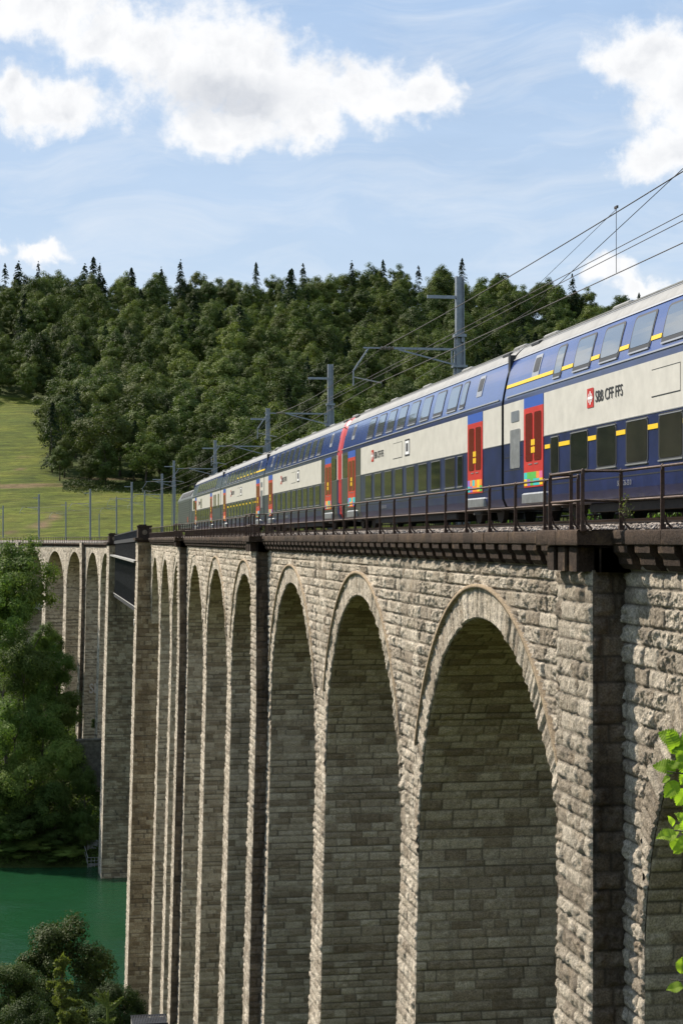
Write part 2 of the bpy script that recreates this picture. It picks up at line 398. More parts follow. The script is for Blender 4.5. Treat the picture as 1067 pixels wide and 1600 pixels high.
def forest_edge(px): return np.interp(px, [-3000,-900,-520,-430,60,61,105,150,200,285,420,700,1200,3000], [430,440,470,765,765,560,560,556,560,545,500,470,440,430])
def in_forest(px, d, x=None, y=None):
    n = 0 if x is None else (fbm(np.asarray(x)*.06, np.asarray(y)*.06, 61, 3)-.5)*26
    left = np.interp(d, [540,560,580,605,640,700,760,768,769], [120,100,82,70,80,100,112,112,-9999])
    return ((d > forest_edge(px)+n*.6) & ((px > left+n*.35) | (px < -430))) | (d > 768+n)
rank = np.where((D_ > 312) & (D_ < 356) & (PX_ > 118), 0.0, np.where(D_ < 425, 1.0, np.where(in_forest(PX_, D_-5, GX, GY), 1.0, 0.0)))
at = np.stack([GX*0, soil, rank, GX*0+1], -1)
V = np.stack([GX, GY, GZ], -1).reshape(-1, 3)
g_ = link('ground', mesh_np('ground', V, grid_faces(*GX.shape), M['ground'], smooth=True, attr=at.reshape(-1, 4))); setp(g_, kind='structure')
b = MB(); P = [c2w(-1400, 190, WATER), c2w(1800, 190, WATER), c2w(1800, 300, WATER), c2w(-1400, 300, WATER)]
b.poly([(p.x, p.y, WATER) for p in P]); setp(link('water', b.mesh('water', M['water'])), kind='structure')

# ------------------------------------------------------------------ masonry
def G(s, q, z):
    """bridge coordinates (along, across, up) to world; beyond the truss the line curves left"""
    s = np.asarray(s, float); q = np.asarray(q, float); z = np.asarray(z, float)
    a = np.maximum(s-275, 0)/340.
    x = np.where(s < 275, q, 9.3-340*(1-np.cos(a))+(q-9.3)*np.cos(a))
    y = np.where(s < 275, s, 275+340*np.sin(a)+(q-9.3)*np.sin(a))
    return np.stack(np.broadcast_arrays(x, y, z), -1)
def Gp(s, q, z): return Vector([float(t) for t in G(s, q, z)])
def masonry(u, v, seed, ch=(.28,.42), bl=(.40,.95), bulge=.055, rough=.05, joint=.035, wall=False):
    """height above the joint plane and (tint, joint) for block courses laid in metres"""
    rs = np.random.RandomState(seed)
    v0, v1, u0, u1 = (-75., 2., -30., 500.) if wall else (v.min()-1, v.max()+1, u.min()-2, u.max()+2)
    cb = [v0]
    while cb[-1] < v1: cb.append(cb[-1]+rs.uniform(*ch))
    cb = np.array(cb); ci = np.clip(np.searchsorted(cb, v)-1, 0, len(cb)-2)
    wob = (fbm(u*1.5, v*1.5, seed+3, 2)-.5)*.03
    lo = np.zeros_like(u); hi = np.zeros_like(u); br = np.zeros_like(u); bh = np.zeros_like(u); fl = np.zeros_like(u)
    for c in np.unique(ci):
        if wall: rs = np.random.RandomState(seed*1000+int(c))
        L = [u0-rs.rand()]
        while L[-1] < u1: L.append(L[-1]+rs.uniform(*bl)*(1 if rs.rand() < .8 else 1.5))
        L = np.array(L); k = ci == c; j = np.clip(np.searchsorted(L, u[k])-1, 0, len(L)-2)
        lo[k] = L[j]; hi[k] = L[j+1]; br[k] = rs.rand(len(L))[j]; bh[k] = rs.rand(len(L))[j]; fl[k] = (rs.rand(len(L)) < .25)[j]
    du = np.minimum(u-lo, hi-u); dv = np.minimum(v-cb[ci], cb[ci+1]-v)
    e = np.minimum(du, dv)+wob*.6
    pr = np.clip((e-joint*.3)/(joint*1.0), 0, 1); pr2 = np.clip(e/.10, 0, 1); pr2 = pr2*(2-pr2)
    n = fbm(u*4.0, v*4.0, seed+7, 4, .62)-.5
    n2 = np.abs(fbm(u*2.2+5, v*2.2, seed+11, 3, .6)-.5)*2
    n3 = fbm(u*9.0+3, v*9.0, seed+17, 3, .7)-.5
    h = pr*(bh*bulge*.6 + pr2*bulge*.45 + rough*(n*2.0 + n3*2.0 + .7*(.5-n2))*(1-.6*fl))
    return h, br, 1-np.clip(e/joint, 0, 1)
class Acc:
    def __init__(s): s.V = []; s.F = []; s.A = []; s.n = 0; s.MI = []
    def panel(s, S, Q, Z, N, h, tint, jt, stain_shade, mi=0, Gf=G):
        P = Gf(S+N[0]*h, Q+N[1]*h, Z+N[2]*h)
        s.V.append(P.reshape(-1, 3)); s.F.append(grid_faces(*S.shape, off=s.n)); s.n += S.size
        z = np.zeros_like(S); s.A.append(np.stack([tint+z, jt+z, stain_shade+z, z+1], -1).reshape(-1, 4))
        s.MI.append(np.full((S.shape[0]-1)*(S.shape[1]-1), mi))
    def flat(s, S, Q, Z, mi=0, stain_shade=.2):
        s.panel(S, Q, Z, (0,0,0), 0, .5, 0, stain_shade, mi)
    def mesh(s, name, mats): return mesh_np(name, np.concatenate(s.V), np.concatenate(s.F), mats, np.concatenate(s.MI), attr=np.concatenate(s.A))
def fade(a, lo, hi, w_=.05): return np.clip(np.minimum(a-lo, hi-a)/w_, 0, 1)
ZS, RAD, ZT = -9.8, 7.75, -.08
QF = 15.6
def tap(z): return np.maximum(0, ZS+1-z)*.026
def lin(a, b, st): return np.linspace(a, b, max(2, int(round(abs(b-a)/st))+1))

WSEED = 11
def ring_zone(s, z, c, h, br, jt):
    rho = np.sqrt((s-c)**2+(z-ZS)**2)-RAD; ang = np.arctan2(z-ZS, c-s)
    h2, br2, jt2 = masonry(ang*RAD*1.04+40, rho*0+.3, 77, (5,6), (.30,.52), .05, .055)
    h2 = h2 + (fbm(ang*30+9, rho*5+9, 85, 3)-.5)*.05
    tooth = .80-.12*(br2 < .35)
    ring = (rho > -.05) & (rho < tooth) & (z > ZS+.6)
    return np.where(ring, h2+.02, h), np.where(ring, br2, br), np.where(ring, jt2, jt), ring
def bay(c, qw, dist, root, seed, crown=True, hood=True):
    """one arch: outer spandrel face with voussoir ring, vault, back wall"""
    acc = Acc(); ds = max(.036, .0010*dist); dz = max(.036, .0008*dist)
    th = np.linspace(0.0, math.pi, max(30, int(RAD*math.pi/ds)))
    t = lin(0, 1, dz/9.7)
    TH_, T_ = np.meshgrid(th, t, indexing='ij')
    s = c-RAD*np.cos(TH_); za = ZS+RAD*np.sin(TH_); z = ZT+(za-ZT)*T_
    rho = np.sqrt((s-c)**2+(z-ZS)**2)-RAD; ang = np.arctan2(z-ZS, c-s)
    h, br, jt = masonry(s, z, WSEED, (.28,.42), (.40,.95), .055, .062, wall=True)
    h, br, jt, rg = ring_zone(s, z, c, h, br, jt)
    mold = (rho >= .80) & (rho < .90) & (z > ZS+(3.6 if hood else 99))
    h = np.where(mold, .12, h); jt = np.where(mold, 0, jt)
    h = h*np.clip(rho/.05+.25, 0, 1)
    st = np.clip(1.15-(ZT-z)*1.6, 0, .75)*(.5+fbm(s*1.2, z*.6, 200, 3))  # soiled top band, darkened further as painted shade under the coping
    acc.panel(s, qw+0*s, z, (0,-1,0), h, br, jt, st)
    if dist < 120 and hood:
        mq = np.concatenate([th[(ZS+RAD*np.sin(th)) > ZS+3.2]]); a, b_ = np.meshgrid(mq, np.array([.80,.80,.90,.90]), indexing='ij')
        off = np.array([0,.15,.15,0])[None, :]+0*a
        acc.panel(c-(RAD+b_)*np.cos(a), qw-off, ZS+(RAD+b_)*np.sin(a), (0,0,0), 0, .6+0*a, 0, 0.1, 1)
    # vault: far half seen, near half plain
    u = lin(qw, QF, max(.05, .0008*dist)); v = lin(0, RAD*math.pi/2, max(.05, .0006*dist))
    U, V_ = np.meshgrid(u, v, indexing='ij'); a = V_/RAD
    h, br, jt = masonry(U, V_, seed+5, (.24,.36), (.38,.90), .028, .026, .028)
    h = h*fade(U, qw, QF)
    dark_in = .15+.45*np.clip((V_-4)/8, 0, 1)*fbm(U*.8, V_*.8, seed+2, 3)*1.4  # darker in patches toward the vault crown
    acc.panel(c+RAD*np.cos(a), U, ZS+RAD*np.sin(a), (-np.cos(a), 0, -np.sin(a)), h, br, jt, dark_in, 2)
    v = np.linspace(0, math.pi/2, 16); U, A_ = np.meshgrid(np.array([qw, QF]), v, indexing='ij')
    acc.flat(c-RAD*np.cos(A_), U, ZS+RAD*np.sin(A_), 2)
    TH_, T_ = np.meshgrid(np.linspace(0, math.pi, 30), np.array([0, 1.]), indexing='ij')
    acc.flat(c-RAD*np.cos(TH_), QF+0*TH_, ZT+(ZS+RAD*np.sin(TH_)-ZT)*T_)
    link('arch', acc.mesh('arch', [M['stone'], M['moulding'], M['stone_in']]), root, True)

def pier(s0, s1, qw, dist, root, seed, zb, wide=None):
    """pier from near jamb s0 to far jamb s1; wide = (a, b, qp): pilaster between a and b standing out to qp"""
    acc = Acc(); ds = max(.036, .0010*dist); dz = max(.036, .0009*dist); c = (s0+s1)/2; hw = (s1-s0)/2
    zv = lin(ZT, zb, dz)
    spans = [(s0, s1)] if not wide else [(s0, wide[0]), (wide[1], s1)]
    for a, b_ in spans:
        S, Z = np.meshgrid(lin(a, b_, ds), zv, indexing='ij')
        h, br, jt = masonry(S, Z, WSEED, (.28,.42), (.40,.95), .055, .062, wall=True)
        for cc in ((s0-RAD, s1+RAD) if s0 > 31 else (s1+RAD,)): h, br, jt, rg = ring_zone(S, Z, cc, h, br, jt)
        tp = tap(Z); h = h*np.where(Z > ZS+(.3 if s0 > 31 else 2.2), 1.0, .1+.9*fade(S, s0, s1, .06))
        st = np.clip(1.15-(ZT-Z)*1.6, 0, .75)*(.5+fbm(S*1.2, Z*.6, 200, 3))  # same soiling and painted coping shade as on the arch faces
        acc.panel(c+(S-c)*(1+tp*.8/hw), qw-tp, Z, (0,-1,0), h, br, jt, st)
    # face turned to us, inside the near opening
    U, Z = np.meshgrid(lin(qw, QF, max(.045, .0007*dist)), lin(ZS, zb, max(.045, .0006*dist)), indexing='ij')
    h, br, jt = masonry(U, Z, seed+5, (.26,.38), (.38,.95), .032, .030, .028)
    tp = tap(Z); h = h*fade(U, qw, QF)
    qc = (qw+QF)/2; hq = (QF-qw)/2
    dark_in = .10+.35*fbm(U*.7, Z*.25, seed+2, 3)
    acc.panel(s0-tp*.8, qc+(U-qc)*(1+tp/hq), Z, (-1,0,0), h, br, jt, dark_in, 1)
    Q2, Z2 = np.meshgrid(np.array([qw, QF]), np.array([ZS, -30, zb]), indexing='ij'); tp = tap(Z2)
    acc.flat(s1+tp*.8, qc+(Q2-qc)*(1+tp/hq), Z2, 1)
    S2, Z2 = np.meshgrid(np.array([s0, s1]), np.array([ZT, ZS, zb]), indexing='ij'); tp = tap(Z2)
    acc.flat(c+(S2-c)*(1+tp*.8/hw), QF+tp, Z2, 0)
    link('pier', acc.mesh('pier', [M['stone'], M['stone_in']]), root, True)
    if wide:
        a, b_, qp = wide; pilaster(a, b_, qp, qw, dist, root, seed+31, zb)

def pilaster(a, b_, qp, qw, dist, root, seed, zb, top=-.59, k=1.0, qdeep=None):
    acc = Acc(); dz = max(.045, .0006*dist); zv = lin(top, zb, dz)
    S, Z = np.meshgrid(lin(a, b_, max(.055, .0013*dist)), zv, indexing='ij')
    h, br, jt = masonry(S, Z, WSEED, (.28,.42), (.40,.95), .055, .062, wall=True)
    tp = tap(Z)*k; h = h*fade(S, a, b_, .04)
    acc.panel(a-tp*.4+(S-a)*(1+tp*.8/(b_-a)), qp-tp, Z, (0,-1,0), h, br, jt, .12+0*Z, 1)
    U, Z = np.meshgrid(lin(qp, qw+.1, max(.04, .0006*dist)), zv, indexing='ij')
    h, br, jt = masonry(U, Z, seed, (.32,.50), (.40,.8), .05, .06)
    tp = tap(Z)*k; h = h*fade(U, qp, qw+1, .05)
    st = np.clip(.38+1.1*(fbm(U*.9, Z*.35, seed+2, 4)-.35), 0, .9); st = np.maximum(st, np.clip(1-(ZT-Z)/1.2, 0, .9))  # weathering, deepened by painted shade on this face and below its top slab
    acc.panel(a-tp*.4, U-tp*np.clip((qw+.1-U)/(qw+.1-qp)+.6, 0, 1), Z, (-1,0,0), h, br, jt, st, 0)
    Q2, Z2 = np.meshgrid(np.array([qp, qw+.1]), np.array([top, ZS, zb]), indexing='ij'); tp = tap(Z2)*k
    acc.flat(b_+tp*.4, Q2-tp, Z2, 0)
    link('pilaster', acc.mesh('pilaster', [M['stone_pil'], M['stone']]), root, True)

def zbase(s, q):
    p = Gp(s, q, 0); return float(terr(p.x, p.y))-1.0

def coping(s0, s1, q0, q1, root, seed, st=1.2, name='coping', z0=-.1, z1=.18):
    """row of coping stones, joints open"""
    rs = np.random.RandomState(seed); b = MB(); s = s0; A = []
    Vs = []; Fs = []; At = []; n = 0
    while s < s1-.05:
        e = min(s+st*rs.uniform(.9, 1.1), s1)
        if s1-e < .3: e = s1
        # grid-ish box: front, top, under, two ends with rough displacement
        j = .006; tint = rs.rand(); dq = rs.uniform(-.008, .008)
        ns = max(3, int((e-s)/.12)); 
        prof = [(q1, z1), (q0+.03+dq, z1), (q0+dq, z1-.03), (q0+dq, (z0+z1)/2), (q0+dq, z0+.02), (q0+.02+dq, z0), (q1, z0)]
        ss = np.linspace(s+j, e-j, ns)
        Pq = np.array([p[0] for p in prof]); Pz = np.array([p[1] for p in prof])
        S, I = np.meshgrid(ss, np.arange(len(prof)), indexing='ij')
        Q = Pq[I]; Z = Pz[I]
        rn = (rs.rand(*S.shape)-.5)*.014*((I > 0) & (I < 6)); Q = Q+rn; Z = Z+rn*.4
        Vs.append(G(S, Q, Z).reshape(-1, 3)); Fs.append(grid_faces(*S.shape, off=n)); At.append(np.tile([tint, 0, rs.rand()*.3, 1], (S.size, 1)))
        n += S.size
        for sg in (s+j, e-j):     # end caps as quads fans
            P = [(q0+dq, z0+.02), (q0+dq, z1-.03), (q1, z1), (q1, z0)]
            Vs.append(np.array([G(sg, q, z) for q, z in P])); Fs.append(np.array([[n, n+1, n+2, n+3]])); At.append(np.tile([tint, 0, .2, 1], (4, 1))); n += 4
        s = e
    me = mesh_np(name, np.concatenate(Vs), np.concatenate(Fs), M['coping'], attr=np.concatenate(At))
    return link(name, me, root, True)

def bracket_mesh(q0=10.47, q1=10.86):
    b = MB(); prof = [(q0, -.10), (q0+.01, -.24), (q0+.10, -.34), (q0+.12, -.46), (q0+.22, -.56), (q1, -.58), (q1, -.10)]
    w_ = .40
    n = len(prof); P = [(q-q1, -w_, z) for q, z in prof]+[(q-q1, w_, z) for q, z in prof]; b.v += P
    for i in range(n): b.f.append((i, (i+1) % n, n+(i+1) % n, n+i)); b.m.append(0)
    b.f.append(tuple(range(n-1, -1, -1))); b.f.append(tuple(range(n, 2*n))); b.m += [0, 0]
    return b.mesh('bracket', M['coping'])

QW, QP = 10.83, 10.17
SK = [31.35+56*k for k in range(4)]     # near faces of the pilasters
near_root = empty('stone_viaduct', (13.2, 60, -20), 'long pale limestone viaduct of tall round arches carrying the train, nearest the camera', 'viaduct')
# outermost near pieces
ZS0, RAD0 = ZS, RAD
ZS, RAD = -8.0, 6.0          # the last arch on the near side is narrower
bay(31.35-1.1-RAD, QW, 30, near_root, 11, hood=False)
acc = Acc(); U, Z = np.meshgrid(lin(QW, QF, .05), lin(ZS, ZS0, .045), indexing='ij')
h, br, jt = masonry(U, Z, 105, (.26,.38), (.38,.95), .032, .030, .028)
acc.panel(30.25+0*U, U, Z, (-1,0,0), h*fade(U, QW, QF), br, jt, .3+0*U, 0); link('jamb', acc.mesh('jamb', [M['stone_in']]), near_root, True)
pier(12.0, 31.35-1.1-2*RAD, QW, 40, near_root, 12, zbase(13, 11))
ZS, RAD = ZS0, RAD0
acc = Acc(); S, Z = np.meshgrid(lin(-20, 12.0, .3), lin(ZT, -12, .2), indexing='ij'); h, br, jt = masonry(S, Z, 77)
acc.panel(S, QW+0*S, Z, (0,-1,0), h, br, jt, 0*Z); S, Z = np.meshgrid(np.array([-20., 12.]), np.array([ZT, -12.]), indexing='ij'); acc.flat(S, QF+0*S, Z)
link('abutment', acc.mesh('abutment', [M['stone']]), near_root, True)
for k in range(3):
    a = SK[k]; d = a+2
    pier(a-1.1, a+3.4, QW, d, near_root, 100+k, zbase(a, 11), (a, a+2.3, QP))
    for j in range(3):
        s0 = a+3.4+j*18.0; bay(s0+7.75, QW, s0+8, near_root, 200+k*10+j)
        if j < 2: pier(s0+15.5, s0+18.0, QW, s0+16, near_root, 300+k*10+j, zbase(s0+17, 11))
# brackets: the 100 nearest are parts, the rest one piece
bm_ = bracket_mesh(); bs = []; s = 16.0
while s < 197: 
    if not any(a-.35 < s < a+2.6 for a in SK): bs.append(s)
    s += 1.22
for s in bs[:100]:
    o = link('bracket', bm_, near_root); o.location = Vector((QW+.03, s, 0))-Vector(near_root.location)
b = MB()
for s in bs[100:]:
    for f in bm_.polygons: b.poly([(bm_.vertices[i].co.x+QW+.03, bm_.vertices[i].co.y+s, bm_.vertices[i].co.z) for i in f.vertices])
o = link('bracket_row', b.mesh('bracket_row', M['coping']), near_root, True); o['kind'] = 'stuff'
# soiled band with painted shade behind the brackets, coping along the edge, refuges over the pilasters
REF = [(a-.35, a+2.45) for a in SK[:3]]
edges = [-20]+[v for r in REF for v in r]+[198.6]
for i in range(0, len(edges), 2): coping(edges[i], edges[i+1], 10.44, 11.15, near_root, 400+i)
for i, (a, b_) in enumerate(REF):
    coping(a, b_, 9.74, 11.15, near_root, 430+i, 1.5, 'refuge_slab', -.12, .19)
    m = MB()
    for (x0, x1) in ((a+.38, a+.9), (a+1.15, a+1.65), (a+1.9, a+2.4)):
        m.bbox((9.86, x0, -.62), (10.6, x1, -.125), .03)
        m.bbox((10.21, a+.03, -.63), (10.9, a+2.66, -.13), .03)
    link('refuge_corbel', m.mesh('refuge_corbel', M['coping']), near_root, True)
coping(-20, 198.6, 15.3, 16.05, near_root, 470, 1.6, 'rear_coping')

# truss piers, one each side of the river
def truss_pier(sn, sf, qo, qi, zb, dist, seed, label, par):
    root = empty('truss_pier', Gp((sn+sf)/2, 12.8, zb), label, 'bridge pier', 'river piers under the steel truss')
    acc = Acc(); zv = lin(par[0], zb, max(.07, .0005*dist)); k = 1.15
    def t(z): return np.maximum(0, -3-z)*.026
    U, Z = np.meshgrid(lin(qo, qi, max(.06, .0007*dist)), zv, indexing='ij'); c = (qo+qi)/2; hw = (qi-qo)/2
    h, br, jt = masonry(U, Z, seed, (.38,.55), (.45,1.0), .05, .05); h = h*fade(U, qo, qi, .1)
    st = np.clip(.1+.9*(fbm(U*.6, Z*.15, seed+2, 4)-.35), 0, .8)
    acc.panel(sn-t(Z)*.8, c+(U-c)*(1+t(Z)/hw), Z, (-1,0,0), h, br, jt, st, 0)
    S, Z = np.meshgrid(lin(sn, sf, max(.08, .0012*dist)), zv, indexing='ij')
    h, br, jt = masonry(S, Z, seed+1, (.38,.55), (.5,1.1), .06, .06)
    acc.panel((sn+sf)/2+(S-(sn+sf)/2)*(1+t(Z)*.8*2/(sf-sn)), qo-t(Z), Z, (0,-1,0), h*fade(S, sn, sf, .1), br, jt, .1+0*Z, 1)
    for q in (qi,):
        S2, Z2 = np.meshgrid(np.array([sn, sf]), zv[[0, len(zv)//2, -1]], indexing='ij'); acc.flat((sn+sf)/2+(S2-(sn+sf)/2)*(1+t(Z2)*.8*2/(sf-sn)), q+t(Z2), Z2, 0)
    Q2, Z2 = np.meshgrid(np.array([qo, qi]), zv[[0, len(zv)//2, -1]], indexing='ij'); acc.flat(sf+t(Z2)*.8, c+(Q2-c)*(1+t(Z2)/hw), Z2, 0)
    S2, Q2 = np.meshgrid(np.array([sn, sf]), np.array([qo, qi]), indexing='ij'); acc.flat(S2, Q2, 0*S2+par[0], 0)
    link('shaft', acc.mesh('shaft', [M['stone_river'], M['stone']]), root, True)
    def pbox(b, s0, s1, q0, q1, z0, z1): 
        P = [Gp(s, q, z) for z in (z0, z1) for s, q in ((s0, q0), (s0, q1), (s1, q1), (s1, q0))]
        kk = len(b.v); b.v += [tuple(p) for p in P]
        for f in ((0,1,2,3),(4,7,6,5),(0,4,5,1),(1,5,6,2),(2,6,7,3),(3,7,4,0)): b.f.append(tuple(kk+i for i in f)); b.m.append(0)
    z = par[0]
    b = MB(); pbox(b, sn-.35, sf+.3, qo-.35, qo+2.1, z, z+.3); pbox(b, sn-.15, sf+.1, qo-.15, qo+1.9, z-.25, z); link('coping', b.mesh('coping', M['coping']), root, True)
    for bb in ((sn, sn+1.9, qo, qo+1.55, z+.3, z+1.55), (sf-1.2, sf-.1, qo+.1, qo+1.3, z+.3, z+1.3)):
        b = MB(); pbox(b, *bb); link('parapet_block', b.mesh('parapet_block', M['coping']), root, True)
    b = MB(); pbox(b, sn-.1, sn+2.0, qo-.1, qo+1.65, z+1.55, z+1.72); pbox(b, sn+.1, sn+1.4, qo+.1, qo+1.0, z+1.72, z+1.85); link('cap_stone', b.mesh('cap_stone', M['coping']), root, True)
    b = MB()
    for r, dd in ((.30, .05), (.18, .09)):
        ring = [Gp(sn-dd, qo+.78+r*math.cos(i*math.pi/8), z+.92+r*math.sin(i*math.pi/8)) for i in range(16)]
        rb = [Gp(sn+.02, qo+.78+r*math.cos(i*math.pi/8), z+.92+r*math.sin(i*math.pi/8)) for i in range(16)]
        b.poly(ring)
        for i in range(16): b.poly([ring[i], ring[(i+1) % 16], rb[(i+1) % 16], rb[i]])
    link('medallion', b.mesh('medallion', M['stone_pil']), root, True)
    return root
SD, SE = 199.3, 288.0
pD = truss_pier(SD, SD+5.2, 9.3, 15.9, WATER-3, 190, 500, 'tall tapering stone river pier on near bank with carved parapet block', (-.08,))
pE = truss_pier(SE, SE+5.2, 8.85, 14.6, WATER-3, 240, 520, 'broad stone river pier standing in the green water on far bank', (-.75,))

# far viaduct, curving away
far_root = empty('stone_viaduct', Gp(340, 12, -30), 'distant stone viaduct of round arches curving left beyond the dark steel truss', 'viaduct')
QW2 = 9.35; s = SE+5.2; ZT_, ZS_ = ZT, ZS
ZT = -.85; ZS = -10.2
k = 0; piers = []
while s < 470:
    bay(s+7.75, QW2, s, far_root, 600+k); s += 15.5
    if k % 3 == 1: pier(s, s+4.5, QW2, s, far_root, 640+k, zbase(s, 9), (s+1.1, s+3.4, QW2-.7)); s += 4.5
    else: pier(s, s+2.5, QW2, s, far_root, 640+k, zbase(s, 9)); s += 2.5
    k += 1
coping(SE+5.5, 470, QW2-.4, QW2+.3, far_root, 660, 1.6, 'coping', -.98, -.68)
b = MB()
s = SE+6.5
while s < 440:
    P0 = [(QW2-.33, -.98), (QW2-.2, -1.35), (QW2+.05, -1.45), (QW2+.05, -.98)]
    a_ = [Gp(s-.25, q, z) for q, z in P0]; c_ = [Gp(s+.25, q, z) for q, z in P0]
    b.poly(a_); b.poly(c_[::-1])
    for i in range(4): b.poly([a_[i], a_[(i+1) % 4], c_[(i+1) % 4], c_[i]])
    s += 1.22
o = link('bracket_row', b.mesh('bracket_row', M['coping']), far_root, True); o['kind'] = 'stuff'
# graffiti on the pier below the second far arch
ZT, ZS = ZT_, ZS_

def text(txt, size, loc, rot, m, parent=None, depth=.004, name='lettering', align='LEFT', wt=0.0):
    c = bpy.data.curves.new(name, 'FONT'); c.body = txt; c.size = size; c.extrude = depth; c.align_x = align; c.offset = wt
    c.resolution_u = 3; c.materials.append(m)
    t_ = bpy.data.objects.new(name, c); COL.objects.link(t_); me = bpy.data.meshes.new_from_object(t_); bpy.data.objects.remove(t_)
    o = bpy.data.objects.new(name, me); COL.objects.link(o); o.parent = parent; o.location = loc; o.rotation_euler = rot
    return o
o = text('SH', 2.6, (0,0,0), (R_(90), 0, 0), M['trim'], None, .02, 'graffiti', wt=.05)
pg = Gp(325.95, 9.75, -29.3); o.location = pg; o.rotation_euler = (R_(90), 0, R_(9)); o.scale = (.75, 1, 1)
setp(o, 'pale blue-grey graffiti letters painted low on a distant arch pier', 'graffiti')

# ------------------------------------------------------------------ deck, track, ballast
def strip(prof, ss, m, name, kind='structure'):
    S, I = np.meshgrid(np.asarray(ss, float), np.arange(len(prof)), indexing='ij')
    Q = np.array([p[0] for p in prof])[I]; Z = np.array([p[1] for p in prof])[I]
    P = G(S, Q, Z+np.interp(S, [205, 300], [0, -.6]))
    return setp(link(name, mesh_np(name, P.reshape(-1, 3), grid_faces(*S.shape), m)), kind=kind)
SS = np.concatenate([np.arange(-25, 275, 5.), np.arange(275, 560, 3.)])
SS2 = SS
strip([(10.9,-.13),(10.9,.10),(15.5,.10),(15.5,-.13)], SS, M['concrete'], 'deck')
# ballast surface: fine rough grid near, coarse far
S, Q = np.meshgrid(np.concatenate([np.arange(-10, 120, .11), np.arange(120, 540, .6)]), np.concatenate([np.arange(10.86, 12.3, .07), np.arange(12.3, 15.6, .35)]), indexing='ij')
prof = np.interp(Q, [10.86, 11.2, 11.7, 12.0, 14.6, 15.6], [.13, .19, .27, .30, .30, .13])+np.interp(S, [205, 300], [0, -.6])
rsb = np.random.RandomState(4)
hh = rsb.rand(*S.shape)*.075-.02
bal = bpy.data.materials.new('ballast'); bal.use_nodes = True; t = NT(bal.node_tree); p = t.n['Principled BSDF']; p.inputs['Roughness'].default_value = .9
pos = t.node('ShaderNodeNewGeometry').outputs['Position']; vo = t.node('ShaderNodeTexVoronoi'); t.link(pos, vo.inputs['Vector']); vo.inputs['Scale'].default_value = 16
t.link(t.ramp(vo.outputs['Color'], [(0, (.10,.08,.07)), (.5, (.26,.22,.19)), (1, (.48,.44,.40))]), p.inputs['Base Color'])
t.link(t.bump(vo.outputs['Distance'], 1, .05), p.inputs['Normal'])
o = link('ballast', mesh_np('ballast', G(S, Q, prof+hh).reshape(-1, 3), grid_faces(*S.shape), bal)); setp(o, kind='structure')
# loose stones along the lit near shoulder
VV = []; FF = []; n = 0
ico = [(0,0,1),(.9,0,.2),(.2,.9,.1),(-.8,.5,.2),(-.7,-.6,.1),(.3,-.9,.2),(0,0,-.7)]
icf = [(0,1,2),(0,2,3),(0,3,4),(0,4,5),(0,5,1),(6,2,1),(6,3,2),(6,4,3),(6,5,4),(6,1,5)]
Ns = 6500
ss_ = 16+rsb.rand(Ns)**1.3*110; qq = 10.75+rsb.rand(Ns)*.9; sz = .022+rsb.rand(Ns)*.028
iv = np.array(ico)
for i in range(Ns):
    an = rsb.rand()*6.3; ca, sa = math.cos(an), math.sin(an)
    P = iv*(.7+.6*rsb.rand(7, 3)); P = np.stack([P[:,0]*ca-P[:,1]*sa, P[:,0]*sa+P[:,1]*ca, P[:,2]], 1)*sz[i]
    VV.append(P+np.array([qq[i], ss_[i], np.interp(qq[i], [10.75,11.2,11.7], [.195,.22,.30])])); FF.append(np.array(icf)+n); n += 7
o = link('ballast_stones', mesh_np('ballast_stones', np.concatenate(VV), np.concatenate(FF), bal)); setp(o, 'loose pale ballast stones spilling along the coping edge', kind='stuff')
# sleepers and rails
TC = 13.23
b = MB(); s = 0
while s < 330:
    dz = float(np.interp(s, [205, 300], [0, -.6])); p = Gp(s, TC, 0)
    a = max(0, s-275)/340.; Mx = Matrix.Translation((p.x, p.y, dz)) @ Matrix.Rotation(a, 4, 'Z')
    b.box((-1.25, -.13, .2), (1.25, .13, .34), 0, Mx); s += .62
o = link('track_sleepers', b.mesh('track_sleepers', M['sleeper'])); setp(o, kind='structure')
for sg, nm in ((-1, 'track_rail'), (1, 'track_rail')):
    q = TC+sg*.75
    strip([(q-.07,.33),(q-.07,.35),(q-.015,.36),(q-.015,.43),(q-.036,.44),(q-.036,.47),(q+.036,.47),(q+.036,.44),(q+.015,.43),(q+.015,.36),(q+.07,.35),(q+.07,.33)], SS2, M['railtop'], nm)
RZ = .47       # rail top

# ------------------------------------------------------------------ railings
def post_mesh(h=1.13):
    b = MB()
    b.box((-.016, -.055, 0), (.016, .055, h-.06)); b.box((-.055, -.055, 0), (-.0161, -.035, h-.06))   # L section
    b.bbox((-.05, -.05, -.02), (.05, .05, .10), .012)
    b.tube([(0,0,h-.09), (0,0,h+.025)], .034, 8); b.tube([(0,0,h+.025), (0,0,h+.045)], [.034, .012], 8)
    b.tube([(0,0,h*.5-.035), (0,0,h*.5+.035)], .032, 8)
    b.tube([(.02,-.02,.30), (.07,-.03,.12), (.17,-.04,.02)], [.012,.02,.026], 6)      # swept foot
    return b.mesh('post', M['rust'])
PM = post_mesh()
def infill(a, b2, root, H=1.13):
    b = MB(); d = (b2-a)
    for j in range(1, 6): p = a.lerp(b2, j/6); b.box((p.x-.014, p.y-.014, p.z+.06), (p.x+.014, p.y+.014, p.z+H*.5))
    b.beam(a+Vector((0,0,.07)), b2+Vector((0,0,.07)), .03, .03)
    link('infill_panel', b.mesh('infill_panel', M['rust']), root)
